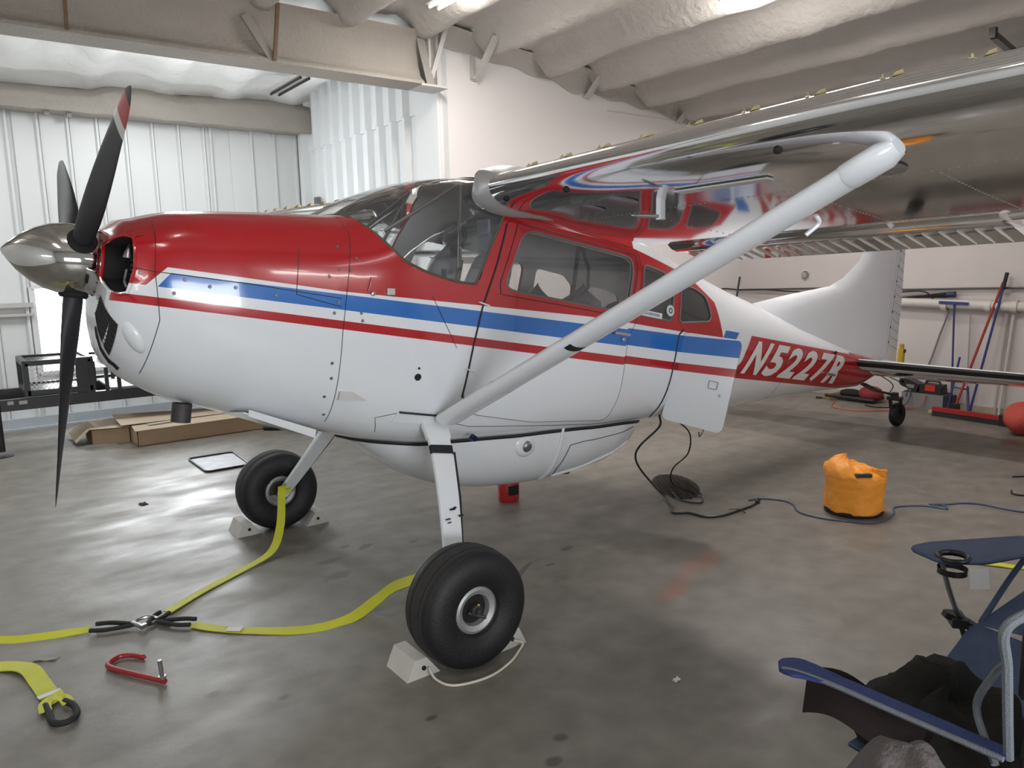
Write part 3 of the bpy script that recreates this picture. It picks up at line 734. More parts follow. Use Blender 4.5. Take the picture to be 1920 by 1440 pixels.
for s, h, r in ((1.43, -.362, .018), (1.43, -.318, .006)):
    p, n = SK(s, h, .001), (SK(s, h, .02)-SK(s, h, 0)).normalized(); hs_.lathe([(0, .004), (r, .003), (r, 0)], p, n, 14)
hs_.build('static_port', M['dark'], air)
lt_ = MB()
lt_.bar(SK(1.12, .02, .006), SK(1.13, .085, .006), .006, .003); lt_.lathe([(0, .012), (.010, .01), (.012, 0)], SK(1.145, .012), (0, -1, 0), 12)
lt_.bar(SK(1.21, .03, .008), SK(1.25, .035, .008), .02, .03)
lt_.build('cowl_latch', M['steel'], air)
dh = MB()
dh.bar(SK(2.70, -.012, .020), SK(2.83, -.013, .020), .018, .016); dh.lathe([(0, .02), (.014, .016), (.014, 0)], SK(2.79, -.045, 0), (0, -1, 0), 12)
dh.build('door_handle', M['alu2'], air)
hg = MB()
for s, h in ((1.722, -.30), (1.76, .045)): hg.bar(SK(s-.030, h, .004), SK(s+.030, h-.01, .004), .030, .006)
hg.build('door_hinge', M['white'], air)
ex = MB().lathe([(.036, .12), (.042, .12), (.042, .035), (.036, .035), (.036, .12)], B(.435, -.20, -.70), UP, 20)
ex.build('exhaust_stack', M['soot'], air)
cfp = MB()
for g in (1, -1):
    p = [B(.64, -.42*g, -.588), B(.64, -.12*g, -.628), B(.99, -.12*g, -.715), B(.99, -.40*g, -.690)]
    cfp.hexa(p+[q+UP*.006 for q in p])
    p = [B(.66, -.43*g, -.57), B(.66, -.425*g, -.60), B(.99, -.405*g, -.695), B(.99, -.41*g, -.655)]
    cfp.hexa(p+[q+V((0, .005, 0)) for q in p])
cfp.build('cowl_flap', M['white'], air)
# gear-leg step plate and sill skirt
pl_ = MB().hexa([SK(1.36, -.545, .002), SK(1.60, -.552, .002), SK(1.60, -.595, .002), SK(1.35, -.592, .002)] + [SK(1.36, -.545, .008), SK(1.60, -.552, .008), SK(1.60, -.595, .008), SK(1.35, -.592, .008)])
pl_.build('step_plate', M['white'], air, 0)
pl2 = MB().bar(SK(1.37, -.540, .008), SK(1.60, -.548, .008), .014, .010); pl2.build('step_tread', M['black'], air, 0)
# ---- windshield
def wspt(t, v, side):
    n = len(wsx)-1; i = min(int(t*n), n-1); q = t*n-i
    a = wsx[i].lerp(wsx[i+1], q); c = wst[i].lerp(wst[i+1], q)
    p = a.lerp(c, v); bul = .055*4*v*(1-v)*min(1, t*2.2)
    return B(p.x-bul*.55, (p.y-bul*.45*(1-t))*side, p.z+bul*.8)
wsx = [V(sec(s, a*KA)) for s, a in ((1.70, ang(1.70, .133)/KA), (1.568, ang(1.568, .131)/KA), (1.414, ang(1.414, .153)/KA), (1.296, ang(1.296, .186)/KA), (1.184, ang(1.184, .265)/KA), (1.114, ang(1.114, .318)/KA), (1.065, 62/KA), (1.05, 76/KA), (1.045, 90/KA))]
wst = [V((1.862, -.548, .585)), V((1.855, -.53, .61)), V((1.83, -.50, .645)), V((1.80, -.46, .67)), V((1.775, -.41, .69)), V((1.755, -.34, .705)), V((1.745, -.25, .715)), V((1.74, -.12, .722)), V((1.735, 0, .725))]
wb = MB()
for g in (1, -1): wb.grid(lambda u, v: wspt(u, v, g), 32, 14)
wb.build('windshield', M['glass'], air, 60, 1e-4)
wf = MB(); wf.tube([wspt(i/30, 0, 1) for i in range(31)] + [wspt(1-i/30, 0, -1) for i in range(1, 31)], .007, 6)
wf.tube([wspt(0, i/10, 1) for i in range(11)], .007, 6)
wf.build('windshield_gasket', mat('olive_gasket', (.09, .085, .06), .7), air)
bd = MB()
bd.tube([wspt(.28, i/12, -1)+UP*.003 for i in range(13)], .011, 6)
bd.build('windshield_strip', M['alu2'], air)
sb = MB()
for i in range(1, 6): sb.ball(wspt(.28, i/6, -1)+UP*.014, .007, 6)
sb.build('strip_screw', M['black'], air)
br = MB()
br.tube([B(1.72, -.28, .68), B(1.36, -.16, .36)], .010, 8); br.tube([B(1.72, -.28, .68), B(1.62, -.52, .2)], .010, 8)
br.tube([B(1.72, .28, .68), B(1.36, .16, .36)], .010, 8); br.tube([B(1.72, .28, .68), B(1.62, .52, .2)], .010, 8)
br.build('cabin_brace', M['steel'], air)
# ---- cabin interior
ci = MB().box((0,0,0), (.001,.001,.001))
ci = MB().hexa([B(1.05, -.50, -.50), B(3.75, -.40, -.46), B(3.75, .40, -.46), B(1.05, .50, -.50), B(1.05, -.50, -.46), B(3.75, -.40, -.42), B(3.75, .40, -.42), B(1.05, .50, -.46)])
ci.build('cabin_floor', M['liner'], air, 0)
ipn = MB().grid(lambda u, v: B(1.12+.26*v, -.47+.94*u, .33-.10*(abs(u-.5)*2)**2-.05*v), 12, 4).grid(lambda u, v: B(1.38, -.47+.94*u, .28-.10*(abs(u-.5)*2)**2-.36*v), 12, 4)
ipn.build('instrument_panel', mat('grey_panel', (.07, .07, .075), .6), air, 50)
yk = MB()
for y in (-.24, .24):
    yk.tube([B(1.42, y, .10), B(1.62, y, .11)], .013, 8)
    yk.tube([B(1.63, y-.11, .20), B(1.63, y-.13, .13), B(1.62, y, .10), B(1.63, y+.13, .13), B(1.63, y+.11, .20)], .014, 8)
yk.build('control_yoke', M['blackplastic'], air)
def seat(s0, y0, w, hb, rec=.12):
    st = bpy.data.objects.new('seat', None); 
    b = MB()
    def bk(u, v):
        a = u*2*math.pi; hgt = -.20+hb*v
        ww = w/2*(1-.30*v**3)*(1 if v < .999 else .0); tt = .06*(1-.3*v)*(1 if v < .999 else 0)
        c, s_ = math.cos(a), math.sin(a)
        return B(s0+rec*v+tt*(abs(c)**.6)*(1 if c > 0 else -1), y0+ww*(abs(s_)**.6)*(1 if s_ > 0 else -1), hgt+(.05 if v > .999 else 0)-.05*abs(s_)*(v**4))
    b.grid(bk, 24, 12)
    b.build('seat_back', M['seat'], air, 50, 1e-4)
    c = MB()
    c.loft([[B(s0-.46+q*.46, y0+w/2*(abs(math.cos(a))**.5)*(1 if math.cos(a) > 0 else -1), -.24+.07*(abs(math.sin(a))**.6)*(1 if math.sin(a) > 0 else -1)) for a in [k*math.pi/8 for k in range(16)]] for q in (0, .1, .5, .9, 1)])
    c.build('seat_cushion', M['seat'], air, 50)
for y in (-.25, .25):
    seat(1.90, y, .42, .60); MB().ball(B(2.05, y, .47), (.05, .12, .10), 14, 0, X3).build('headrest', M['seat'], air, 60)
seat(2.62, -.22, .44, .44); seat(2.62, .24, .44, .44)
blt = MB().ribbon([B(2.50, -.40, .52), B(2.52, -.38, .35), B(2.56, -.33, .16), B(2.60, -.30, .02)], .045, .004, [(1, .4, 0)]*4).ribbon([B(2.50, -.40, .52), B(2.60, -.40, .35), B(2.64, -.37, .24), B(2.60, -.34, .18)], .04, .004, [(1, .4, 0)]*4)
blt.build('shoulder_belt', M['blackweb'], air)
vz = MB().box(B(1.80, -.44, .40), (.015, .10, .17)); vz.build('sun_visor', mat('grey_visor', (.22, .24, .30), .5), air, 0)
cr = MB().grid(lambda u, v: B(3.25+.45*u, -.30+.6*v, -.05+.28*math.sin(v*math.pi)*(1-u*.6)), 8, 8)
cr.build('cargo_cover', M['blackcloth'], air, 60)
# ---- registration on both sides, stickers
def text_mesh(s, size, offs=0.):
    cu = bpy.data.curves.new('t', 'FONT'); cu.body = s; cu.size = size; cu.offset = offs; cu.fill_mode = 'FRONT'; cu.resolution_u = 3
    o = bpy.data.objects.new('t', cu); COL.objects.link(o); bpy.context.view_layer.update()
    dg = bpy.context.evaluated_depsgraph_get(); me = bpy.data.meshes.new_from_object(o.evaluated_get(dg))
    vs = [v.co.copy() for v in me.vertices]; fs = [tuple(p.vertices) for p in me.polygons]
    bpy.data.objects.remove(o); bpy.data.meshes.remove(me); return vs, fs
def text_on(b, s, fn, size, offs=0.):
    vs, fs = text_mesh(s, size, offs); b.add([fn(v) for v in vs], fs); return b
LET = [('N', 4.31, .25), ('5', 4.615, .235), ('2', 4.895, .235), ('2', 5.175, .235), ('7', 5.46, .235), ('R', 5.735, .27)]
for g in (1, -1):
    rb = MB()
    for ch, s0, wd_ in LET:
        lv, lf = text_mesh(ch, 1, .04)
        x0 = min(v.x for v in lv); x1 = max(v.x for v in lv); y0 = min(v.y for v in lv); y1 = max(v.y for v in lv)
        bm = bmesh.new(); bv = [bm.verts.new(v) for v in lv]
        for f in lf: bm.faces.new([bv[i] for i in f])
        bmesh.ops.triangulate(bm, faces=bm.faces[:])
        for k in range(1, 8):
            geo = bm.verts[:]+bm.edges[:]+bm.faces[:]
            bmesh.ops.bisect_plane(bm, geom=geo, plane_co=(0, y0+(y1-y0)*k/8, 0), plane_no=(0, 1, 0))
        bm.verts.index_update()
        vv = []
        for v in bm.verts:
            u = (v.co.x-x0)/(x1-x0); h = -.165+.252*(v.co.y-y0)/(y1-y0)
            s_ = (s0+u*wd_ if g == 1 else 4.31+5.925-(s0+wd_-u*wd_)-.0) + (.10*(h+.04)/.12)*(1 if g == 1 else -1)
            vv.append(SK(s_, h, .004, g))
        rb.add(vv, [tuple(v.index for v in f.verts) for f in bm.faces]); bm.free()
    rb.build('registration', mat('registration_white', (.70, .70, .69), .35), air, 60)
stk = MB().hexa([SK(2.93, .118, .006), SK(3.145, .116, .006), SK(3.143, .150, .006), SK(2.93, .153, .006), SK(2.93, .118, .008), SK(3.145, .116, .008), SK(3.143, .150, .008), SK(2.93, .153, .008)])
stk.build('window_sticker', M['paper'], air, 0)
tx = MB(); text_on(tx, 'ICA EXPEDITIONS', lambda v: SK(2.955+v.x*.0198, .127+v.y*.022, .0095), 1, .01); tx.build('sticker_text', M['stickerblue'], air, 0)
q0 = SK(3.225, .178, .006); qn = (SK(3.225, .178, .03)-SK(3.225, .178, 0)).normalized()
MB().lathe([(0, .003), (.036, .003), (.036, 0)], q0, qn, 20).build('round_sticker', M['paper'], air, 30)
em = MB().lathe([(.010, .005), (.019, .005)], q0, qn, 16).lathe([(.029, .005), (.0305, .005)], q0, qn, 20)
em.build('sticker_emblem', M['stickerblue'], air, 0)
# ---- baggage door, swung open on its front hinge
H0 = B(3.405, -.505, .06); ph = math.radians(63); dd = (AX*math.cos(ph)+V((0, -math.sin(ph), 0))-UP*.05).normalized(); dn = UP.cross(dd).normalized()
bdp = rpoly([(0, .0), (.375, .0), (.315, -.61), (-.085, -.585)], .05, 6)
bdp = [(u, h if True else h) for u, h in bdp]
bb = MB(); ov = [(0.0, .0)]
bv_ = [H0+dd*u+UP*(h-.0)-dn*.0 for u, h in bdp]; n = len(bv_)
bb.add(bv_+[p+dn*.02 for p in bv_], [tuple(range(n)), tuple(range(2*n-1, n-1, -1))] + [(i, (i+1) % n, n+(i+1) % n, n+i) for i in range(n)])
bdo = bb.build('baggage_door', M['livery'], air, 30)
at = bdo.data.attributes.new('body', 'FLOAT_VECTOR', 'POINT'); dat = []
for v in bdo.data.vertices:
    q = v.co-H0; dat += [3.42+q.dot(dd)*.55, 0, q.dot(UP)+.06]
at.data.foreach_set('vector', dat)
lk = MB()
lkp = [H0+dd*u+UP*h for u, h in ((.20, -.285), (.255, -.287), (.25, -.335), (.195, -.333))]
off = -dn*.003 if (-dn).y < 0 else dn*.003
for i in range(4): lk.bar(lkp[i]+off, lkp[(i+1) % 4]+off, .006, .004)
lk.lathe([(0, .006), (.009, .005), (.009, 0)], H0+dd*.275+UP*-.37+off*.3, off, 12)
lk.build('baggage_latch', M['steel'], air, 0)
rec = MB(); rec.tube([SK(s, h, .0) for s, h in dens([(3.40, .075), (3.36, .04), (3.31, -.49), (3.33, -.52)], .04, False)], .0065, 6)
rec.build('baggage_gap_line', M['black'], air)  # black line drawn for the dark gap at the door's front edge
# ---- belly pod
PW = [(1.24,.02),(1.28,.14),(1.37,.26),(1.5,.335),(1.7,.39),(2.0,.42),(2.4,.43),(2.8,.42),(3.1,.37),(3.3,.29),(3.42,.19),(3.52,.03)]
PB = [(1.24,-.70),(1.28,-.72),(1.37,-.775),(1.49,-.855),(1.7,-.955),(1.91,-1.005),(2.14,-1.02),(2.45,-1.0),(2.8,-.945),(3.1,-.87),(3.3,-.785),(3.42,-.70),(3.52,-.58)]
def pod(s, a, off=0):
    w, bt_ = ipm(PW, s), ipm(PB, s); ht = ipm(BOT, s)+.10
    c, s_ = math.cos(a), math.sin(a)
    return B(s, (w+off)*(abs(c)**.7)*(-1 if c > 0 else 1), ht-(ht-bt_+off)*s_**.8)
MB().grid(lambda u, v: pod(1.24+2.28*u, math.pi*v), 48, 28).build('belly_pod', M['white'], air, 60, 1e-4)
def pod_edge(s, g):
    y = ipm(PW, s)*.985; w = ipm(HW, s); nn = ip(NB, s)
    return B(s, -y*g, -(0-ipm(BOT, s))*(1-min(.999, (y/w))**nn)**(1/nn)-.004)
pg = MB()
for g in (1, -1): pg.tube([pod_edge(1.25+2.26*i/40, g) for i in range(41)], .013, 6)
pg.build('pod_gasket', M['black'], air)
pd = MB()
def podp(s, a): return pod(s, a, .002)
for pts in ([(2.60, .42), (2.61, .30), (2.72, .27), (3.25, .27)], [(2.60, .42), (2.58, .75), (2.60, .95)]):
    pp = dens([(q[0], q[1]) for q in pts], .04, False); pd.tube([podp(s, a) for s, a in pp], .0022, 5)
pd.build('pod_seam', M['seam'], air)
MB().tube([podp(2.52, .05+.09*i) for i in range(12)], .012, 6).tube([podp(2.60+.08*i, 1.0-.045*i) for i in range(9)], .010, 6).build('pod_rib', M['white'], air)
pc = podp(2.26, .22); pnn = (pod(2.26, .22, .05)-pod(2.26, .22, 0)).normalized()
MB().ball(pc-pnn*.022, (.085, .035, .075), 18, 0, X3).build('pod_boss', M['white'], air)
MB().lathe([(0, .03), (.022, .028), (.030, .02), (.030, .004), (.034, .004)], pc, pnn, 18).build('filler_cap', M['steel'], air)
dv = MB().lathe([(0, .03), (.016, .028), (.018, 0)], B(1.80, -.535, -.655), (0, -1, -.2), 12).build('fuel_drain', mat('blue_fitting', (.01, .02, .09), .35, .5), air)
vo = MB().ball(podp(2.72, 1.02), (.045, .006, .010), 12, 0, X3); vo.build('pod_vent', M['soot'], air)
# ---- wings
def foil(t):
    yt = .67*(.2969*math.sqrt(t)-.126*t-.3516*t*t+.2843*t**3-.1036*t**4)
    yc = .02/.16*(.8*t-t*t) if t < .4 else .02/.36*(.2+.8*t-t*t)
    nz = .011*math.sin(math.pi*min(1, (t/.20)**.6))
    return yc+yt+nz*.3, yc-yt-nz
AL = math.radians(11.6); CA = V((math.cos(AL), 0, -math.sin(AL))); CU = V((math.sin(AL), 0, math.cos(AL)))
def wsec(y):
    y = abs(y); k = max(0, (y-2.55)/2.8)
    return V((.551+.13*k, 0, 2.114+(y-.62)*.0295-.02*k)), 1.70-.52*k
def wp(y, t, yy, side=1):
    le, c = wsec(y); p = le + CA*(t*c) + CU*(yy*c); return V((p.x, -y*side, p.z))
TT = [0, .003, .01, .022, .04, .065, .10, .15, .21, .28, .36, .45, .55, .65, .76]
def ring_main(y, side): return [wp(y, t, foil(t)[0], side) for t in reversed(TT)] + [wp(y, t, foil(t)[1], side) for t in TT[1:]]
DEL = math.radians(9)
def flap_pt(y, t, yy, side, de):
    hx, hy = .765, foil(.765)[1]+.006
    dx, dy = t-hx, yy-hy; c, s_ = math.cos(de), math.sin(de)
    return wp(y, hx+dx*c+dy*s_, hy-dx*s_+dy*c, side)
def ring_flap(y, side, de):
    r = [flap_pt(y, t, foil(t)[0], side, de) for t in (1.0, .95, .88, .82, .79)]
    ym = sum(foil(.775))/2; hh = (foil(.775)[0]-foil(.775)[1])/2
    r += [flap_pt(y, .785-hh*math.sin(a)*.9, ym+hh*math.cos(a), side, de) for a in (.6, 1.2, 1.57, 2.0, 2.5)]
    r += [flap_pt(y, t, foil(t)[1]-k, side, de) for t, k in ((.785, .004), (.80, .0085), (.825, .010), (.845, .006), (.855, .001), (.90, 0), (.96, 0), (1.0, .0008))]
    return r
YS = [.56, .7, .95, 1.25, 1.55, 1.85, 2.15, 2.45, 2.55, 3.0, 3.5, 4.0, 4.5, 5.0, 5.3, 5.4]
for side, sn in ((1, 'left'), (-1, 'right')):
    wing = MB().loft([ring_main(y, side) for y in YS]).build('wing', M['alu'], air, 40)
    fl = MB().loft([ring_flap(y, side, DEL) for y in (.66, 1.2, 1.8, 2.44)])
    y = .70
    while y < 2.42:
        fl.tube([flap_pt(y, t, foil(t)[1]-.0015, side, DEL) for t in (.862, .90, .96, .995)], [.003, .0065, .0065, .003], 6, 1); y += .076
    flo = fl.build('flap', [M['alu'], M['rivet']], air, 40)
    al = MB().loft([ring_flap(y, side, 0) for y in (2.47, 3.2, 4.0, 4.8, 5.3)])
    y = 2.52
    while y < 5.2:
        al.tube([flap_pt(y, t, foil(t)[1]-.0015, side, 0) for t in (.862, .90, .96, .995)], [.003, .0065, .0065, .003], 6, 1); y += .076
    al.build('aileron', [M['alu'], M['rivet']], air, 40)
    rv = MB()
    def rivet(y, t): rv.lathe([(0, .0022), (.0035, .0015), (.005, 0)], wp(y, t, foil(t)[1], side), CU*-1, 6)
    for t in (.30, .735):
        y = .74
        while y < (5.2 if side == 1 else 3): rivet(y, t); y += .028 if t < .5 else .036
    for yy in (2.55, 2.03):
        t = .32
        while t < .73: rivet(yy, t); t += .016
    for yy in (3.05, 3.6):
        t = .10
        while t < .73: rivet(yy, t); t += .03
    for yy in (1.2,): 
        t = .34
        while t < .72: rivet(yy, t); t += .03
    rv.build('rivets', M['rivet'], wing, 0)['kind'] = 'stuff'
    # vortex generators: pairs of small yellowed tabs along the top of the leading edge
    vg = None; y = .84
    while y < 5.2:
        for dy, an in ((0, .35), (.045, -.35)):
            if vg is None:
                m_ = MB().hexa([(-.018, -.0015, 0), (.018, -.0015, 0), (.018, .0015, 0), (-.018, .0015, 0), (-.006, -.0015, .010), (.018, -.0015, .013), (.018, .0015, .013), (-.006, .0015, .010)]); m_.box((0, 0, .001), (.04, .016, .002))
                o = m_.build('vortex_generator', M['vgen'], air, 0); vg = o
            else: o = vg.copy(); COL.objects.link(o)
            o.location = wp(y+dy, .045, foil(.045)[0]+.0005, side); o.rotation_euler = (0, math.radians(-14), an*1.6)
            o.parent = air
        y += .245
    cuff = MB()
    TU = [-.16, -.10, -.06, -.03, -.012, -.004, 0, .004, .012, .03, .06, .10, .14, .18, .22, .26]
    def cu_(u, v):
        i_ = u*(len(TU)-1); k_ = min(int(i_), len(TU)-2); t = TU[k_]+(TU[k_+1]-TU[k_])*(i_-k_)
        w_ = .105*(1-max(0, t)/.27); y = .635-w_*(1-v); k = .024*math.sin((1-v)*math.pi/2)*(1-max(0, t)/.28)
        return wp(y, abs(t), foil(abs(t))[0]+k if t < 0 else foil(t)[1]-k, side) - CA*(k if abs(t) < .02 else k*.4)
    cuff.grid(cu_, 45, 6)
    cuff.build('root_fairing', M['silver'], air, 60)
    st_b = V((.313, -.560*side, .945)); st_t = V((.735, -2.56*side, 2.03))
    ax_ = (st_t-st_b).normalized(); ch = (CA-ax_*CA.dot(ax_)).normalized(); tn = ax_.cross(ch).normalized()
    def strut_ring(p, c, th): return [p+ch*(c*(-.5+.5*(1-math.cos(a))+(.0))-c*.0)+tn*(th/2*math.sin(a)*(1.25-.35*(1-math.cos(a)))) for a in [2*math.pi*k/20 for k in range(20)]]
    sm_ = MB().loft([strut_ring(st_b.lerp(st_t, q), .155-.012*q, .062) for q in (0, .2, .4, .6, .8, .97)])
    sto = sm_.build('wing_strut', M['white'], air, 50)
    MB().loft([strut_ring(st_b.lerp(st_t, q), .1505-.012*q, .064) for q in (.385, .402)], cap=False).build('strut_band', M['black'], sto, 50)
    MB().loft([strut_ring(st_b.lerp(st_t, q), .152-.012*q, .0635) for q in (.262, .276)], cap=False).loft([strut_ring(st_b.lerp(st_t, q), .1565, .0645) for q in (.0, .185)], cap=False).build('strut_sleeve', M['white'], sto, 50)
    cuf = MB().loft([strut_ring(st_b.lerp(st_t, .93), .142, .066), strut_ring(st_b.lerp(st_t, .935), .150, .072), strut_ring(st_b.lerp(st_t, .985), .150, .074), strut_ring(st_b.lerp(st_t, 1.0)+V((.01, 0, .01)), .11, .05)])
    cuf.build('strut_fairing', M['white'], sto, 50)
    if side == 1:
        MB().tube(spline([st_b.lerp(st_t, .86)+ch*.10, st_b.lerp(st_t, .86)+ch*.125+V((0, .0, -.02)), st_b.lerp(st_t, .845)+ch*.12+V((-.02, 0, -.045))], 5), .008, 8).build('tiedown_ring', M['white'], sto)
    mst = MB()
    p0 = wp(1.45, .215, foil(.215)[1], side)
    mst.loft([[p0+V((dx*.5, dy, z)) for dx, dy in ((-.05, 0), (-.02, -.012), (.05, -.008), (.07, 0), (.05, .008), (-.02, .012))] for z in (.01, -.05, -.088)])
    if side == 1:
        mst.build('pitot_mast', M['white'], air, 40)
        MB().lathe([(0, -.17), (.006, -.16), (.009, -.12), (.009, .0), (0, 0)], p0+V((-.01, 0, -.074)), (1, 0, 0), 10).build('pitot_tube', M['alu2'], air)
    ip_ = MB()
    for yy, t in ((1.02, .20), (1.28, .175), (2.42, .235), (3.05, .20)):
        nrm = CU*-1
        ip_.lathe([(0, .0025), (.075, .002), (.078, 0)], wp(yy, t, foil(t)[1]-.001, side), nrm, 24)
    ip_.build('inspection_plate', mat('plate_grey', (.42, .42, .43), .35, .9), air, 40)
    sl = MB()
    p = [wp(1.62, .155, foil(.155)[1]-.003, side), wp(2.05, .165, foil(.165)[1]-.003, side), wp(2.05, .19, foil(.19)[1]-.003, side), wp(1.62, .185, foil(.185)[1]-.003, side)]
    sl.hexa(p+[q-CU*.006 for q in p]); sl.build('white_underwing_plate', M['paper'], air, 0)  # thin white plate on the lower wing skin
    ho = MB()
    for yy, t in ((.72, .035), (1.15, .045), (2.22, .05)):
        ho.ball(wp(yy, t, foil(t)[1]-.0, side), (.018, .016, .014), 10)
    ho.build('drain_hole', M['dark'], air)
    fl2 = MB()
    for yy in (1.0, 2.0):
        q = [wp(yy-.012, .76, foil(.76)[1], side), wp(yy+.012, .76, foil(.76)[1], side), wp(yy, .83, foil(.83)[1]-.012, side)]
        fl2.add(q+[q[0]-CU*.012+CA*.03], [(0, 1, 3), (1, 2, 3), (0, 3, 2), (0, 2, 1)])
    fl2.build('flap_track', M['white'], air, 0)
# ---- propeller and spinner
sp = MB().lathe([(.140, .088), (.146, .05), (.152, .0), (.152, -.05), (.138, -.11), (.112, -.165), (.075, -.215), (.035, -.252), (.012, -.27), (0, -.275)], HUB, AX, 40)
spo = sp.build('spinner', M['chrome'], air, 50)
MB().lathe([(.141, .090), (.1425, .085), (.141, .080)], HUB, AX, 40).build('spinner_backplate', M['steel'], spo)
scw = MB()
for k in range(14):
    a = 2*math.pi*k/14; scw.ball(HUB+AX*.07+(UP*math.cos(a)+V((0, 1, 0))*math.sin(a))*.143, .005, 6)
scw.build('spinner_screw', M['black'], spo)
def blade(phi, phi_k):
    d = UP*math.cos(phi)+V((0, 1, 0))*math.sin(phi); tg = V((0, 1, 0))*math.cos(phi)-UP*math.sin(phi)   # tg: direction of travel seen from the cockpit
    R_ = 1.087; b = MB(); rings = []; rr = [.10, .16, .20, .26, .34, .45, .58, .70, .80, .88, .93, .965, 1.0, 1.03, 1.055, 1.075, 1.086]
    for r in rr:
        q = r/R_
        cch = ip([(0, .075), (.16, .08), (.22, .09), (.35, .108), (.5, .128), (.7, .125), (.85, .105), (.93, .088), (.965, .062), (.99, .026), (1, .008)], q)
        th = ip([(0, 1.0), (.17, .9), (.25, .5), (.4, .2), (.6, .12), (1, .07)], q)*cch
        be = math.radians(ip([(.1, 60), (.3, 45), (.5, 27), (.75, 16), (1, 10)], q))
        cd = tg*math.cos(be)-AX*math.sin(be); nd = tg*math.sin(be)+AX*math.cos(be)
        rings.append([HUB+d*r+cd*(cch*.5*math.cos(a)+.0)+nd*(th*.5*math.sin(a)) for a in [2*math.pi*k/16 for k in range(16)]])
    n = 16; vs_ = [p for r in rings for p in r]; b.v = vs_
    for i in range(len(rings)-1):
        q = rr[i]/R_; mi = 0
        if phi_k == 2 and .80 <= q < .85: mi = 1
        elif phi_k == 2 and .85 <= q < .925: mi = 2
        for k in range(n): b.f.append((i*n+k, i*n+(k+1) % n, (i+1)*n+(k+1) % n, (i+1)*n+k)); b.m.append(mi)
    b.f.append(tuple((len(rings)-1)*n+k for k in range(n))); b.m.append(0)
    o = b.build('propeller_blade', [M['blade'], mat('tip_white', (.5, .48, .47), .5), mat('tip_red', (.30, .03, .03), .5)], air, 50)
    MB().lathe([(.056, .14), (.058, .155), (.05, .165), (.0, .165)], HUB, d, 20).build('blade_cutout_ring', M['dark'], o)  # dark ring painted for the shade in the spinner's blade cut-out
for k in range(3): blade(math.radians(180.4+120*k), (0, 2, 1)[k])
# ---- landing gear
M['castwheel'] = mat('cast_wheel', (.36, .36, .36), .48, .5, nscale=15, namt=.15)
def wheel(side):
    yw = -1.16*side; c = V((0, yw, .2625)); a = V((0, -side, 0)); R_ = .2635
    hub = MB().lathe([(0, .012), (.03, .012), (.035, .03), (.062, .035), (.070, .075), (.090, .085), (.103, .078), (.106, .065), (.106, -.065), (.103, -.078), (.09, -.085), (.070, -.075), (.062, -.035), (0, -.03)], c, a, 36)
    w = hub.build('wheel', M['castwheel'], air, 30)
    half = [(.102, .072), (.112, .094), (.135, .112), (.17, .121), (.200, .120), (.222, .114), (.238, .104), (.247, .094), (.2515, .084), (.2480, .081), (.2525, .078), (.2585, .055), (.2605, .037), (.2535, .035), (.2535, .032), (.2610, .030)]
    prof = half+[(R_, 0)]+[(r_, -z_) for r_, z_ in reversed(half)]
    ty = MB().lathe(prof, c, a, 64).build('tyre', [M['tyre'], M['tread']], w, 25)
    for p_ in ty.data.polygons:
        rr_ = sum(math.hypot(ty.data.vertices[i].co.x-c.x, ty.data.vertices[i].co.z-c.z) for i in p_.vertices)/len(p_.vertices)
        p_.material_index = 1 if rr_ > .2572 or .249 < rr_ < .2525 and False else 0
    MB().lathe([(.068, .050), (.0, .048)], c, a, 24).build('hub_recess', M['dark'], w)
    MB().lathe([(0, .105), (.012, .104), (.014, .085), (.024, .083), (.026, .045)], c, a, 16).tube([c+a*.06+V((-.03, 0, -.01)), c+a*.10+V((.035, 0, -.035))], .007, 6).build('axle_nut', M['soot'], w)
    MB().ball(c+a*.075+V((.012, 0, .018)), .010, 10).build('grease_cap', M['brass'], w)
    dk = MB().lathe([(.02, -.05), (.085, -.05), (.085, -.06), (.02, -.06)], c, a, 28)
    dk.build('brake_disc', M['steel'], w)
    MB().box(c-a*.055+V((-.055, 0, .03)), (.05, .05, .09)).box(c-a*.07+V((.0, 0, .02)), (.06, .05, .09)).build('brake_caliper', M['soot'], w, 0)
    return w
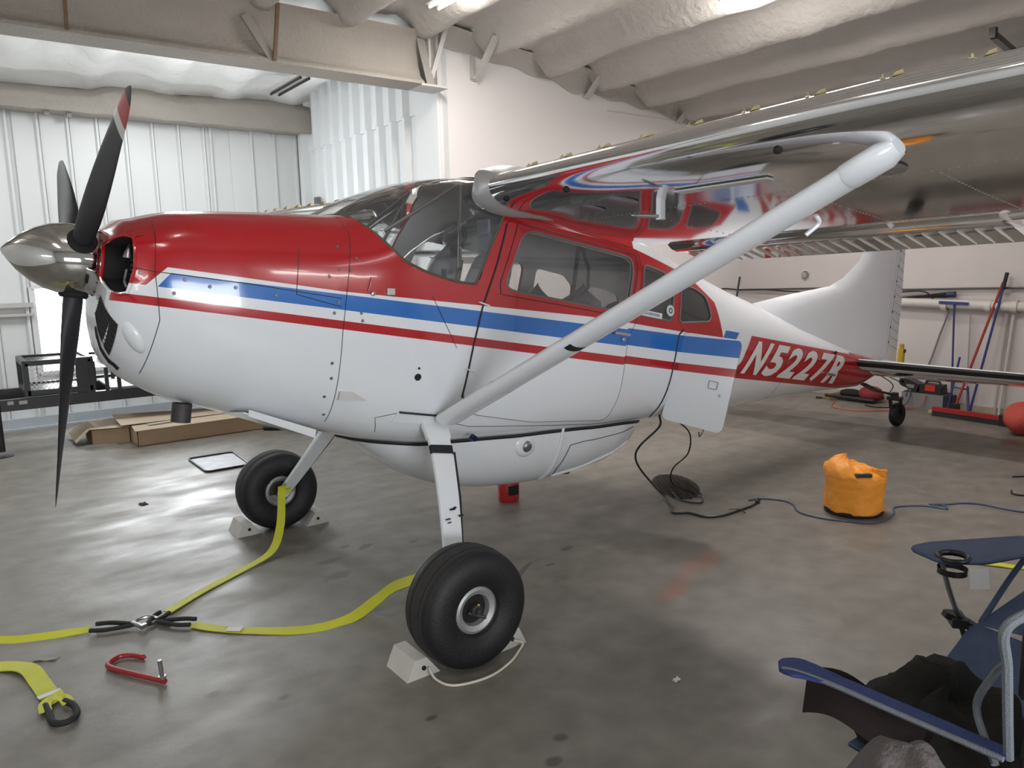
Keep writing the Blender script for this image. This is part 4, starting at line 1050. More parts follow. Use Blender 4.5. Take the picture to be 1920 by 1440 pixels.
for side in (1, -1):
    wheel(side)
    pts = spline([(.262, -.44*side, .955), (.25, -.55*side, .885), (.19, -.72*side, .68), (.10, -.90*side, .46), (.02, -1.035*side, .285), (.0, -1.06*side, .24)], 6)
    b = MB(); rings = []; n = len(pts)
    for i, p in enumerate(pts):
        q = i/(n-1); t = (pts[min(i+1, n-1)]-pts[max(i-1, 0)]).normalized()
        wd_ = .135-.058*q; th = .030-.010*q
        d = V((1, 0, 0)); d = (d-t*d.dot(t)).normalized(); nn = t.cross(d).normalized()
        rings.append([p+d*x*wd_/2+nn*y*th/2 for x, y in ((-1, -.4), (-.93, -1), (.93, -1), (1, -.4), (1, .4), (.93, 1), (-.93, 1), (-1, .4))])
    leg = b.loft(rings).build('gear_leg', M['white'], air, 30)
    MB().loft([[p+(p-pts[0])*0+V((0, -.004*side, .002))+(q-p)*1.04 for q in rings[i]] for i, p in ((8, pts[8]), (9, pts[9]))], cap=False).build('leg_seal', M['black'], leg)
    MB().loft([[p+(q-p)*1.12 for q in rings[i]] for i, p in ((4, pts[4]), (5, pts[5]), (6, pts[6]), (7, pts[7]))]).build('leg_collar', M['white'], leg, 30)
    ch_ = MB()
    for i in (15, 16, 21, 22, 23):
        if i < len(pts)-1:
            p = pts[i]
            for k in range(3): ch_.box(p+V((rnd.uniform(-.03, .05), -.018*side, rnd.uniform(-.01, .012)+.006)), (rnd.uniform(.01, .03), .008, rnd.uniform(.004, .010)))
    ch_.tube([pts[9]+V((.075, 0, 0)), pts[14]+V((.068, 0, 0)), pts[20]+V((.055, 0, 0)), pts[-3]+V((.05, 0, 0))], .005, 6)
    ch_.build('brake_line', M['black'], leg, 0)
tw = V((6.092, 0, .122))
twh = MB().lathe([(.0, .02), (.055, .02), (.062, .032), (.085, .040), (.108, .034), (.120, .018), (.122, 0), (.120, -.018), (.108, -.034), (.085, -.040), (.062, -.032), (.055, -.02), (0, -.02)], tw, (0, 1, 0), 32).build('tailwheel', M['tyre'], air, 40)
MB().bar(tw+V((-.01, -.052, 0)), tw+V((-.06, -.052, .17)), .035, .008).bar(tw+V((-.01, .052, 0)), tw+V((-.06, .052, .17)), .035, .008).box(tw+V((-.065, 0, .175)), (.10, .12, .035)).lathe([(0, .05), (.035, .045), (.04, 0), (0, 0)], tw+V((-.07, 0, .19)), (0, 0, 1), 14).build('tailwheel_fork', M['blackplastic'], twh, 30)
MB().ribbon([B(6.70, 0, -.135), B(6.95, 0, -.19), tw+V((-.16, 0, .23)), tw+V((-.05, 0, .20))], .06, .02).build('tail_spring', M['blackplastic'], air, 30)
tcb = MB()
for g in (1, -1): tcb.tube(spline([B(7.02, -.03*g, -.02), tw+V((.02, -.07*g, .30)), tw+V((-.02, -.09*g, .2))], 4), .005, 6)
tcb.build('steering_cable', M['blackplastic'], air)
# ---- tail surfaces
FLE = [(.08, 6.1), (.20, 5.4), (.30, 4.60), (.40, 4.76), (.55, 5.29), (.70, 5.88), (.80, 6.08), (.90, 6.21), (1.0, 6.33), (1.12, 6.405), (1.25, 6.455), (1.6, 6.585)]
FHI = [(.15, 6.98), (1.6, 6.98)]; FTE = [(.13, 7.275), (.76, 7.225), (1.23, 7.165), (1.6, 7.11)]
def tri_sec(le, te, th, f0, f1, n=9):
    up = []; dn_ = []
    for k in range(n):
        t = f0+(f1-f0)*k/(n-1); y = th*5*(.2969*math.sqrt(max(t, 0))-.126*t-.3516*t*t+.2843*t**3-.1036*t**4)
        up.append((le+(te-le)*t, y)); dn_.append((le+(te-le)*t, -y))
    return up+dn_[::-1]
fin = MB(); hs = [.10, .16, .22, .30, .36, .40, .46, .55, .63, .70, .75, .80, .85, .90, .95, 1.0, 1.06, 1.12, 1.2, 1.35, 1.6]
rings = []
for h in hs:
    le, te = ip(FLE, h), ip(FTE, h); hi = (6.98-le)/(te-le); th = min(.13, .045+.03*(te-le))
    rings.append([B(s, y, max(h, .0)-(0 if True else 0)) for s, y in tri_sec(le, te, th, 0, hi, 10)])
fin.loft(rings)
body_attr(fin.build('vertical_fin', M['white'], air, 50))
ru = MB(); rr_ = []
for h in (.13, .25, .4, .76, 1.0, 1.23, 1.6):
    le, te = ip(FLE, h), ip(FTE, h); hi = (6.99-le)/(te-le); th = min(.13, .045+.03*(te-le))
    rr_.append([B(s, y, h) for s, y in tri_sec(le, te, th, hi, 1.0, 7)])
ru.loft(rr_); rud = ru.build('rudder', M['white'], air, 40)
rl_ = MB()
for k in range(12):
    h = .25+k*.085; rl_.tube([B(7.02, -.040, h+.03), B(ip(FTE, h)-.01, -.006, h)], .002, 5)
rl_.tube([B(6.985, -.047, .2+.05*i) for i in range(28)], .002, 5)
rl_.build('rudder_bead', M['greyplastic'], rud)
rh = MB()
for k in range(9): rh.ball(B(6.985, -.046, .30+k*.15), (.006, .006, .014), 6)
rh.build('rudder_hinge', M['seam'], rud)
def hs_ring(y, f0, f1, side):
    k = (y-.10)/1.52; le = 6.265+.0*k+.06*k*k; c = .98-.30*k
    return [B(s, -y*side, .055+yy-.09*(s-le)) for s, yy in tri_sec(le, le+c, .115*(1-.25*k), f0, f1, 9)]
for side in (1, -1):
    MB().loft([hs_ring(y, 0, .58, side) for y in (.06, .5, 1.0, 1.4, 1.56, 1.62)]).build('tailplane', M['white'], air, 50)
    el = MB().loft([hs_ring(y, .585, 1.0, side) for y in (.10, .5, 1.0, 1.4, 1.6)]); el.build('elevator', M['white'], air, 40)
    bt_ = MB(); 
    def boot(y): 
        r = hs_ring(y, 0, .58, side); n = len(r); c = r[0]
        return [c.lerp(r[1], .6)-AX*.003+UP*.003, r[0]-AX*.004, c.lerp(r[n-2], .75)-AX*.003-UP*.003]
    bt_.loft([boot(y) for y in (.12, .5, 1.0, 1.4, 1.58)], cap=False, closed=False)
    bt_.build('deice_boot', M['black'], air, 60)
    un = MB(); 
    def und(y):
        r = hs_ring(y, 0, .58, side); n = len(r); return [p-UP*.002 for p in r[n//2:n-2]]
    un.loft([und(y) for y in (.12, .5, 1.0, 1.4, 1.6)], cap=False, closed=False); un.build('tailplane_underside', M['alu'], air, 60)
MB().tube([B(4.573, 0, .40), B(4.583, 0, .595)], .008, 8).build('whip_antenna', M['black'], air)
MB().lathe([(0, .07), (.007, .065), (.008, 0)], SK(5.74, -.085, .015), AX*-1, 8).tube([SK(5.66, -.08, .02), SK(5.82, -.085, .02)], .010, 8).build('lift_handle', M['alu2'], air)
MB().lathe([(0, .03), (.012, .025), (.014, 0)], SK(5.80, .10, 0), (0, -1, .6), 10).build('tail_cap', M['black'], air)
# ------------------------------------------------------------------ behind the nose: utility trailer, cardboard, drip pan
t = thing('utility_trailer', 'black steel utility trailer with mesh storage box parked behind the propeller', 'trailer', loc=(0, 5.3, 0))
def at0(mb, name, m, par, sm=0):
    mb.v = [(x-par.location.x, y-par.location.y, z-par.location.z) for x, y, z in mb.v]
    return mb.build(name, m, par, sm)
fr = MB()
fr.box((-.55, 5.02, .490), (2.1, .06, .11)).box((-.55, 5.95, .49), (2.1, .06, .11)).box((.45, 5.48, .49), (.06, 1.0, .11)).box((-.50, 5.48, .49), (.06, .9, .09))
fr.bar((-1.62, 5.05, .50), (-2.6, 5.48, .50), .06, .10).bar((-1.62, 5.93, .50), (-2.6, 5.48, .50), .06, .10)
fr.bar((.45, 5.02, .49), (2.3, 5.02, .49), .06, .10).bar((.45, 5.95, .49), (2.3, 5.95, .49), .06, .10).bar((2.3, 5.0, .49), (2.3, 5.97, .49), .06, .10)
at0(fr, 'frame', M['trailer'], t)
at0(MB().box((.95, 5.48, .555), (2.6, .90, .02)), 'deck', mat('weathered_deck', (.26, .26, .27), .6, nscale=8, namt=.2), t)
bxm = MB()
X0, X1, Y0, Y1_, Z0, Z1 = -1.09, -.52, 5.02, 5.75, .56, .885
for x in (X0, X1):
    for y in (Y0, Y1_): bxm.box((x, y, (Z0+Z1)/2), (.05, .05, Z1-Z0))
for z in (Z0+.03, Z1):
    bxm.box(((X0+X1)/2, Y0, z), (X1-X0, .05, .05)).box(((X0+X1)/2, Y1_, z), (X1-X0, .05, .05)).box((X0, (Y0+Y1_)/2, z), (.05, Y1_-Y0, .05)).box((X1, (Y0+Y1_)/2, z), (.05, Y1_-Y0, .05))
bxm.box(((X0+X1)/2, (Y0+Y1_)/2, Z0+.03), (X1-X0, Y1_-Y0, .01)).box((X1-.06, Y0-.012, .70), (.16, .012, .33))
bx_ = at0(bxm, 'storage_box', M['trailer'], t)
ms = MB()
def mesh_panel(p, du, dv, nu, nv):
    for k in range(-nv, nu+nv):
        for sg in (1, -1):
            a = k/nu; pts = []
            u0, v0, u1, v1 = a, (0 if sg == 1 else 1), a+nv/nu, (1 if sg == 1 else 0)
            if u0 < 0: v0 += (0-u0)/(u1-u0)*(v1-v0); u0 = 0
            if u1 > 1: v1 = v0+(1-u0)/(u1-u0)*(v1-v0); u1 = 1
            if u1-u0 > .02: ms.bar(p+du*u0+dv*v0, p+du*u1+dv*v1, .004, .004)
mesh_panel(V((X0, Y0, Z0+.04)), V((X1-X0-.12, 0, 0)), V((0, 0, Z1-Z0-.06)), 11, 6)
mesh_panel(V((X0, Y1_, Z0+.04)), V((X1-X0, 0, 0)), V((0, 0, Z1-Z0-.06)), 11, 6)
mesh_panel(V((X0+.01, Y0, Z1)), V((X1-X0, 0, 0)), V((0, Y1_-Y0, 0)), 9, 12)
o = at0(ms, 'expanded_mesh', M['steel'], t); o['kind'] = 'stuff'
rl = MB()
for x, y in ((-.385, 5.03), (-.27, 5.03), (-.20, 5.85), (-.385, 5.85)): rl.box((x, y, .66), (.035, .035, .25))
at0(rl, 'rail_post', M['trailer'], t)
rl = MB().bar((-.30, 5.0, .80), (-.42, 5.88, .84), .055, .055).bar((-.42, 5.86, .86), (.35, 5.86, .84), .05, .05).bar((-.33, 5.02, .765), (.02, 5.02, .755), .05, .045).bar((-.45, 5.86, .60), (.45, 5.86, .60), .03, .03)
at0(rl, 'guard_rail', M['rail'], t, 30)
jk = MB().tube([(-1.36, 4.98, .75), (-1.36, 4.98, .05)], .03, 12).lathe([(0, .012), (.03, .014), (.10, .004), (.10, 0), (0, 0)], (-1.36, 4.98, 0), (0, 0, 1), 20)
at0(jk, 'tongue_jack', M['rail'], t, 40)
for k in range(2):
    wl = MB().lathe([(0, .07), (.10, .07), (.15, .08), (.19, .09), (.26, .08), (.285, .05), (.285, -.05), (.26, -.08), (.19, -.09), (0, -.08)], (1.35, 4.88+1.20*k, .285), (0, 1, 0), 28)
    at0(wl, 'wheel', M['tyre'], t, 40)
at0(MB().box((-1.14, 4.986, .51), (.07, .004, .035)).box((-1.245, 4.986, .515), (.05, .004, .035)), 'decal', mat('faded_decal', (.38, .36, .33), .6), t)
at0(MB().box((.19, 4.985, .475), (.10, .012, .05)), 'marker_light', mat('amber_lens', (.16, .03, .008), .3), t)
# cardboard
t = thing('cardboard_box', 'long low brown cardboard box with open top flaps lying under the cowling', 'box', loc=(.4, 4.8, 0))
cb = MB()
def slab(b, p0, p1, p2, p3, n): b.hexa([p0, p1, p2, p3] + [V(p)+V(n) for p in (p0, p1, p2, p3)])
cx0, cx1, cy0, cy1, ch_ = -.24, 1.30, 4.50, 5.05, .165
slab(cb, (cx0, cy0, 0), (cx1, cy0, 0), (cx1, cy0, ch_), (cx0, cy0, ch_), (0, .006, 0)); slab(cb, (cx0, cy1, 0), (cx1, cy1, 0), (cx1, cy1, ch_), (cx0, cy1, ch_), (0, .006, 0))
slab(cb, (cx0, cy0, 0), (cx0, cy1, 0), (cx0, cy1, ch_), (cx0, cy0, ch_), (.006, 0, 0)); slab(cb, (cx1, cy0, 0), (cx1, cy1, 0), (cx1, cy1, ch_), (cx1, cy0, ch_), (-.006, 0, 0))
slab(cb, (cx0, cy0, .004), (cx1, cy0, .004), (cx1, cy1, .004), (cx0, cy1, .004), (0, 0, .006))
at0(cb, 'carton', M['card'], t)
fl = MB(); slab(fl, (cx0-.02, cy0-.02, ch_), (cx1, cy0, ch_), (cx1, cy0+.27, ch_+.01), (cx0, cy0+.27, ch_+.012), (0, 0, .005)); slab(fl, (cx0-.10, cy0+.25, ch_+.03), (cx1, cy0+.27, ch_+.015), (cx1, cy1+.04, ch_), (cx0-.10, cy1+.20, ch_+.075), (0, 0, .005))
at0(fl, 'top_flap', M['cardl'], t)
o = MB().box((.05, 4.70, ch_+.022), (.30, .09, .004), .1); at0(o, 'packing_tape', mat('packing_tape', (.55, .50, .42), .3), t)
t = thing('cardboard_box', 'short brown carton with a bent open flap at the left end of the long box', 'box', loc=(-.42, 5.1, 0))
cb = MB().hexa([(-.58, 4.98, 0), (-.25, 4.86, 0), (-.25, 5.45, 0), (-.58, 5.45, 0), (-.58, 4.98, .145), (-.25, 4.86, .15), (-.25, 5.45, .15), (-.58, 5.45, .15)]); at0(cb, 'carton', M['card'], t)
fl = MB(); slab(fl, (-.60, 4.97, .155), (-.24, 4.83, .16), (-.24, 5.5, .165), (-.60, 5.5, .16), (0, 0, .005)); slab(fl, (-.60, 4.97, .155), (-.60, 5.5, .155), (-.73, 5.52, .05), (-.73, 4.95, .04), (-.005, 0, .005))
at0(fl, 'top_flap', M['cardl'], t)
t = thing('drip_pan', 'flat shiny metal drip pan with dark rim on the floor left of the far wheel', 'tray', loc=(.2, 3.28, 0))
pr = rpoly([(-.19, -.31), (.19, -.31), (.22, .30), (-.19, .31)], .05, 5); n = len(pr)
b = MB(); v0 = [V((x*.97, y*.98, .004)) for x, y in pr]; b.add(v0, [tuple(range(n))]); b.build('pan_sheet', mat('streaked_sheet', (.42, .43, .45), .55, .35, nscale=9, namt=.35), t, 0)
MB().tube([V((x, y, .010)) for x, y in pr], .009, 8, closed=True).build('pan_rim', M['blackplastic'], t)
o = MB().tube(spline([(1.02, 4.44, .028), (1.18, 4.32, .028), (1.40, 4.34, .028), (1.46, 4.46, .028)], 6), .028, 10).build('rubber_hose', M['black']); tag(o, 'short thick black rubber hose on the floor under the cowl flap', 'hose')
# ------------------------------------------------------------------ wheel chocks
def chock(name, label, x0, x1, y0, y1, h, slope_left):
    t = thing(name, label, 'wheel chock', None, ((x0+x1)/2, (y0+y1)/2, 0))
    hw, hl = (x1-x0)/2, (y1-y0)/2; g = 1 if slope_left else -1
    MB().hexa([(-hw, -hl, 0), (hw, -hl, 0), (hw, hl, 0), (-hw, hl, 0), (-hw*.35-.012*g, -hl, h), (hw*.35-.012*g, -hl, h), (hw*.35-.012*g, hl, h), (-hw*.35-.012*g, hl, h)]).build('wedge', M['wood'], t, 0)
    MB().lathe([(0, .006), (.010, .006), (.010, 0)], (0, -hl, h*.5), (0, -1, 0), 10).build('cord_hole', M['dark'], t, 0)
    return t
chock('wheel_chock', 'white wooden chock in front of the near main wheel', -.30, -.14, -1.155, -.97, .085, True)
chock('wheel_chock', 'white wooden chock behind the near main wheel', .14, .30, -1.19, -1.0, .085, False)
chock('wheel_chock', 'white wooden chock in front of the far main wheel', -.30, -.14, 1.10, 1.30, .085, True)
chock('wheel_chock', 'white wooden chock behind the far main wheel', .14, .30, 1.02, 1.22, .085, False)
o = MB().tube(spline([(-.20, -1.165, .040), (-.20, -1.22, .012), (-.16, -1.30, .006), (-.02, -1.335, .006), (.12, -1.30, .006), (.22, -1.24, .006), (.26, -1.215, .02), (.22, -1.20, .040)], 7), .0055, 7).build('chock_cord', M['cream']); tag(o, 'cream cord looping between the two chocks of the near wheel', 'cord')
# ------------------------------------------------------------------ yellow tow straps
def strap(name, label, pts, w, sides=None, th=.005, loop=None):
    t = thing(name, label, 'strap', 'yellow tow straps', (0, 0, 0))
    P = spline(pts, 7)
    if sides:
        S = []; m = len(P)
        for i in range(m):
            q = i/(m-1)*(len(sides)-1); k = min(int(q), len(sides)-2); S.append(V(sides[k]).lerp(V(sides[k+1]), q-k))
    else: S = None
    MB().ribbon(P, w, th, S).build('webbing', M['yellow'], t, 40)
    return t
def loop(t, c, d, L, w, tube_r=.011, z=.02, name='end_loop'):
    c, d = V((*c, z)), V((*d, 0)).normalized(); n = V((-d.y, d.x, 0)); pts = [c+n*w*.5, c+d*L*.35+n*w*.55, c+d*L*.8+n*w*.25, c+d*L, c+d*L*.8-n*w*.25, c+d*L*.35-n*w*.55, c-n*w*.5]
    MB().tube(spline(pts, 5), tube_r, 8, flat=1.0).build(name, M['blackweb'], t)
# leg A: from the far gear leg down to the shackle
t = strap('tow_strap', 'yellow strap running from the far gear leg down to the shackle', [(.015, 1.03, .265), (-.025, .97, .33), (-.06, .90, .30), (-.13, .76, .14), (-.24, .63, .035), (-.45, .52, .010), (-.72, .36, .008), (-.93, .20, .012)], .05, [(1, .5, .25), (1, .5, .2), (1, .4, .1), (1, -.3, .1), (.7, -.7, 0), (.55, -.83, 0), (.55, -.83, 0)])
loop(t, (-.945, .185), (-.6, -.55), .13, .05)
MB().ribbon([(.045, 1.05, .285), (.04, 1.005, .28), (-.015, 1.0, .272), (-.02, 1.04, .27)], .03, .005, [(.1, .1, 1)]*4).build('leg_wrap', M['yellow'], t, 40)
# leg B: from the shackle to the near wheel
t = strap('tow_strap', 'yellow strap with a white tag running from the shackle to the near wheel', [(-.86, -.03, .010), (-.80, -.12, .008), (-.66, -.27, .008), (-.45, -.435, .008), (-.25, -.47, .010), (-.08, -.44, .05), (-.02, -.52, .13), (-.02, -.76, .25), (-.01, -.99, .335)], [.055]*7*8+[.055], [(.5, .8, .0), (.55, .8, 0), (.5, .8, .1), (.3, .9, .35), (.25, .8, .6), (.3, .4, .9), (.5, .0, .85), (.9, 0, .4)])
loop(t, (-.86, -.02), (-.72, .62), .17, .06)
MB().box((-.72, -.215, .014), (.075, .042, .003), -.75).build('sewn_tag', M['paper'], t, 0)
# leg C: from the shackle out of frame
t = strap('tow_strap', 'yellow strap lying flat from the shackle to the left edge', [(-1.27, .245, .010), (-1.40, .285, .008), (-1.56, .35, .008), (-1.72, .46, .008), (-2.05, .62, .008)], .045, [(.3, .9, .2), (.3, .8, .5), (.3, .8, .5), (.4, .8, .2)])
loop(t, (-1.26, .235), (.84, -.5), .19, .07)
t = thing('bow_shackle', 'steel bow shackle joining the three yellow straps', 'shackle', loc=(-1.045, .13, .02))
MB().tube(spline([(-.045, .012, 0), (-.03, .04, .005), (.02, .045, .005), (.05, .015, 0), (.05, -.015, 0), (.02, -.04, 0)], 5), .009, 8).build('shackle_bow', M['steel'], t)
MB().tube([(-.055, .02, .004), (-.025, -.05, .004)], .011, 10).box((-.02, -.055, .006), (.03, .02, .02), .4).build('shackle_pin', M['alu2'], t)
# loose strap
t = strap('tow_strap', 'loose yellow strap end with a black loop at the lower left', [(-1.95, .20, .010), (-1.70, .125, .008), (-1.60, .06, .012), (-1.545, -.04, .022), (-1.52, -.16, .010), (-1.50, -.30, .010), (-1.49, -.345, .02), (-1.485, -.40, .015)], .075, [(.3, .9, .1), (.5, .8, .1), (.9, .4, 0), (1, .2, 0), (1, .15, 0), (1, .1, .2), (.8, .5, .3)])
MB().tube(spline([(-1.52, -.40, .014), (-1.515, -.48, .016), (-1.51, -.56, .016), (-1.47, -.595, .018), (-1.43, -.56, .018), (-1.43, -.48, .018), (-1.455, -.42, .018)], 6), .013, 8).build('end_loop', M['blackweb'], t)
MB().ribbon(spline([(-1.49, -.36, .02), (-1.52, -.40, .02), (-1.525, -.46, .018)], 4), .045, .005, None).ribbon(spline([(-1.49, -.36, .022), (-1.455, -.40, .022), (-1.445, -.45, .02)], 4), .045, .005, None).build('sewn_end', M['yellow'], t, 40)
MB().box((-1.498, -.325, .022), (.085, .025, .003), .2).build('sewn_tag', M['paper'], t, 0)
# red hook
t = thing('tow_hook', 'red J-shaped steel hook with a loose pin lying on the floor', 'hook', loc=(-1.18, -.34, 0))
MB().tube([q-V(t.location) for q in spline([(-1.118, -.235, .012), (-1.165, -.175, .014), (-1.215, -.155, .014), (-1.262, -.195, .014), (-1.255, -.245, .014), (-1.20, -.345, .014), (-1.13, -.46, .014), (-1.098, -.515, .014)], 6)], [.004]+[.012]*36+[.012]*6, 10).build('hook_body', mat('worn_red_paint', (.30, .015, .018), .35, nscale=30, namt=.4), t)
MB().tube([V((-1.105, -.50, .02))-V(t.location), V((-1.108, -.495, .105))-V(t.location)], .009, 10).lathe([(.0, .01), (.016, .01), (.016, 0), (0, 0)], V((-1.105, -.50, .026))-V(t.location), (0, 0, 1), 14).build('hook_pin', M['steel'], t)
def scrap(name, label, x, y, sx, sy, m, rz=.3, cat='debris'):
    b = MB().grid(lambda u, v: V(((u-.5)*sx, (v-.5)*sy, .003+.006*math.sin(u*5+v*3)**2)), 5, 4)
    b.add([V(((a-.5)*sx, (c-.5)*sy, .001)) for a, c in ((0,0),(1,0),(1,1),(0,1))], [(0,1,2,3)])
    o = b.build(name, m, None, 30); o.location = (x, y, 0); o.rotation_euler = (0, 0, rz); return tag(o, label, cat)
scrap('paper_scrap', 'small pale paper scrap on the floor below the left strap', -1.475, .06, .10, .035, mat('dull_paper', (.30, .29, .26), .8), -.6, 'paper')
scrap('dark_scrap', 'small black scrap on the floor left of the far wheel', -.62, 2.34, .05, .07, M['blackcloth'], .2)
scrap('paper_scrap', 'tiny white paper fleck on the floor right of the near wheel', .58, -1.84, .035, .02, M['paper'], .1, 'paper')
scrap('paper_scrap', 'tiny white paper fleck on the floor in front of the near wheel', -.83, -1.62, .02, .015, M['paper'], .1, 'paper')
# ------------------------------------------------------------------ right of the aircraft
o = MB().lathe([(0, 0), (.075, 0), (.080, .02), (.082, .15), (.078, .16), (.07, .165), (0, .165)], (1.53, .60, 0), (0, 0, 1), 24).build('red_can', M['redplastic'])
t = thing('coffee_tub', 'small red plastic tub on the floor under the belly pod', 'tub', loc=(1.53, .60, 0)); o.parent = t; o.location = V((0, 0, 0))-V(t.location); o.name = 'tub_body'
MB().hexa([(-.05, -.0835, .06), (.03, -.088, .06), (.03, -.088, .13), (-.05, -.0835, .13), (-.05, -.07, .06), (.03, -.075, .06), (.03, -.075, .13), (-.05, -.07, .13)]).build('tub_label', M['blackcloth'], t, 0)
# black power cord hanging from the open baggage bay
o = MB().tube(spline([B(3.36, -.42, -.50), (2.10, -.36, .62), (1.98, -.30, .50), (2.06, -.18, .38), (2.30, -.02, .20), (2.42, -.10, .03), (2.30, -.30, .010), (2.20, -.40, .008), (2.28, -.47, .008), (2.30, -.60, .008), (2.42, -.66, .008), (2.58, -.66, .008), (2.70, -.66, .008), (2.80, -.645, .010)], 7), .0075, 7).build('power_cord', M['blackplastic'])
t = thing('power_cord', 'black power cord hanging from the baggage door to a plug on the floor', 'cord', loc=(2.3, -.4, 0)); o.parent = t; o.location = V((0,0,0))-V(t.location); o.name = 'cord_run'
MB().lathe([(0, .06), (.016, .058), (.018, .03), (.010, 0)], V((2.80, -.645, .014))-V(t.location), (.9, .35, .1), 10).build('plug', M['blackplastic'], t)
MB().ribbon([V(q)-V(t.location) for q in ((2.55, -.60, .008), (2.58, -.66, .018), (2.57, -.72, .008))], .012, .003).build('cable_tie', M['blackplastic'], t)
o = MB().tube(spline([B(3.50, -.44, -.52), (2.34, -.42, .55), (2.42, -.34, .38), (2.48, -.15, .22), (2.60, -.05, .06), (2.66, -.25, .008), (2.52, -.38, .008), (2.46, -.25, .008), (2.56, -.08, .010)], 7), .0055, 7).build('thin_cable', M['blackplastic']); tag(o, 'thin black cable dangling beside the power cord to a loop on the dark stain', 'cable')
o = MB().tube(spline([B(3.55, -.45, -.51), (2.42, -.45, .66), (2.44, -.46, .58), (2.41, -.45, .52), (2.40, -.45, .555)], 5), .004, 6).build('short_lead', M['blackplastic']); tag(o, 'short black lead ending in the air below the baggage door', 'cable')
# dark bristly drain mat
t = thing('drain_grate', 'dark irregular drain grate in the floor under the hanging cords', 'grate', loc=(2.72, .03, 0))
b = MB(); 
for k in range(-9, 10):
    L = .34*math.sqrt(max(0, 1-(k/10)**2)); b.bar((k*.017+.02*math.sin(k*2.), -L, .004), (k*.015-.01*math.sin(k*3.), L*.95, .004), .005, .006)
for k in range(-12, 13): b.bar((-.17*math.sqrt(1-(k/13)**2), k*.026, .007), (.17*math.sqrt(1-(k/13)**2), k*.026+.01, .007), .005, .004)
b.v = [tuple(Matrix.Rotation(-.62, 3, 'Z') @ V(q)) for q in b.v]
b.build('grate_bars', mat('rusty_grate', (.045, .034, .025), .8, nscale=20, namt=.4), t, 0)
# orange bag
t = thing('orange_bag', 'bright orange nylon stuff sack with a black buckle standing on the floor', 'bag', loc=(3.17, -1.16, 0))
def bagp(u, v):
    a = u*2*math.pi; q = a-2.3
    z = ip([(0, .0), (.08, .012), (.5, .20), (.60, .245), (.66, .262), (.74, .285), (.86, .325), (1, .345)], v)
    r = ip([(0, .0), (.06, .172), (.12, .188), (.5, .186), (.60, .196), (.66, .198), (.74, .185), (.86, .12), (1, .0)], v)
    n = noise.noise(V((math.cos(a)*2, math.sin(a)*2, v*5)))
    r *= 1+.05*n+.018*math.sin(13*a+v*6)*(v > .66)-.02*math.exp(-((v-.63)/.02)**2)
    s_ = max(0, (v-.60)/.40)
    z += .075*s_*(.45+.55*math.cos(q))*(1.15-s_*.4)+.018*noise.noise(V((math.cos(a)*4, math.sin(a)*4, v*9)))*(v > .1)
    return V((r*math.cos(a)-.035*s_, r*math.sin(a)+.045*s_, z))
MB().grid(bagp, 64, 40).build('sack', M['orange'], t, 70, 1e-4)
b = MB()
for g, sx in ((-.095, 1), (.085, -1)):
    cc = V((-.11, -.05, .30)) if sx == 1 else V((.03, -.14, .29))
    for k in range(5): b.tube([cc+V((.0+.012*k, .0-.008*k, .015*math.sin(k*2))), cc+V((.05*sx+.01*k, .03-.01*k, .03+.01*math.sin(k*3)))], [.012, .007], 7)
b.build('gathered_ear', M['orange'], t, 50)
MB().box((-.125, -.125, .300), (.10, .035, .022), -.70).build('buckle', M['blackplastic'], t, 0)
bt = MB().lathe([(0, .002), (.178, .002), (.19, .02), (.185, .035)], (0, 0, 0), (0, 0, 1), 30); bt.build('dark_base', M['blackcloth'], t, 40)
o = MB().tube(spline([(2.82, -.565, .008), (2.93, -.60, .006), (3.00, -.72, .006), (2.98, -.82, .006), (2.86, -.95, .006), (2.86, -1.12, .006), (2.95, -1.29, .006), (3.06, -1.395, .006), (3.29, -1.375, .006), (3.45, -1.31, .006), (3.62, -1.42, .006), (3.66, -1.55, .006), (3.72, -1.50, .012), (3.66, -1.44, .012), (3.76, -1.50, .006), (3.93, -1.62, .006), (3.98, -1.92, .006), (4.3, -2.2, .006)], 7), .0055, 7).build('extension_cord', M['bluecord']); tag(o, 'thin blue extension cord winding across the floor past the orange bag', 'cord')
o = MB().tube(spline([(4.45, -1.66, .006), (4.36, -1.70, .006), (4.40, -1.78, .006), (4.55, -1.80, .006), (4.75, -1.85, .006)], 6), .006, 7).build('black_lead', M['blackplastic']); tag(o, 'dark lead curling on the floor at the right edge', 'cable')
o = MB().tube(spline([(4.85, -1.52, .006), (4.92, -1.57, .006), (5.05, -1.72, .006)], 6), .006, 7).build('black_lead', M['blackplastic']); tag(o, 'short dark lead on the floor at the right edge behind the curled one', 'cable')
# ------------------------------------------------------------------ along the rear wall
def stick(name, label, cat, pts, r, m, extra=None):
    t = thing(name, label, cat, loc=V(pts[0]).to_tuple() if False else (pts[0][0], pts[0][1], 0))
    b = MB().tube([V(p)-V(t.location) for p in pts], r, 8); b.build('handle', m, t, 40); return t
t = stick('floor_squeegee', 'blue floor squeegee standing blade-up against the pipe', 'squeegee', [(7.28, -.02, .02), (7.31, .03, 1.20)], .011, M['bluepole'])
L = V(t.location); MB().bar(V((7.31, .19, 1.215))-L, V((7.31, -.115, 1.205))-L, .03, .03).build('rubber_blade', M['bluepole'], t, 0)
MB().box(V((7.29, .03, .40))-L, (.05, .08, .12)).build('spray_head', mat('blue_plastic', (.02, .06, .25), .4), t, 30)
t = thing('tubular_stand', 'low blue tubular stand with a cross bar leaning below the squeegee', 'stand', loc=(7.17, -.15, 0))
MB().tube([(0.0, .13, .0), (.10, .07, .62)], .012, 8).tube([(0, -.10, 0), (.10, -.03, .30)], .012, 8).tube([(.035, .095, .29), (.035, -.06, .275)], .009, 8).build('tube_frame', M['bluepole'], t)
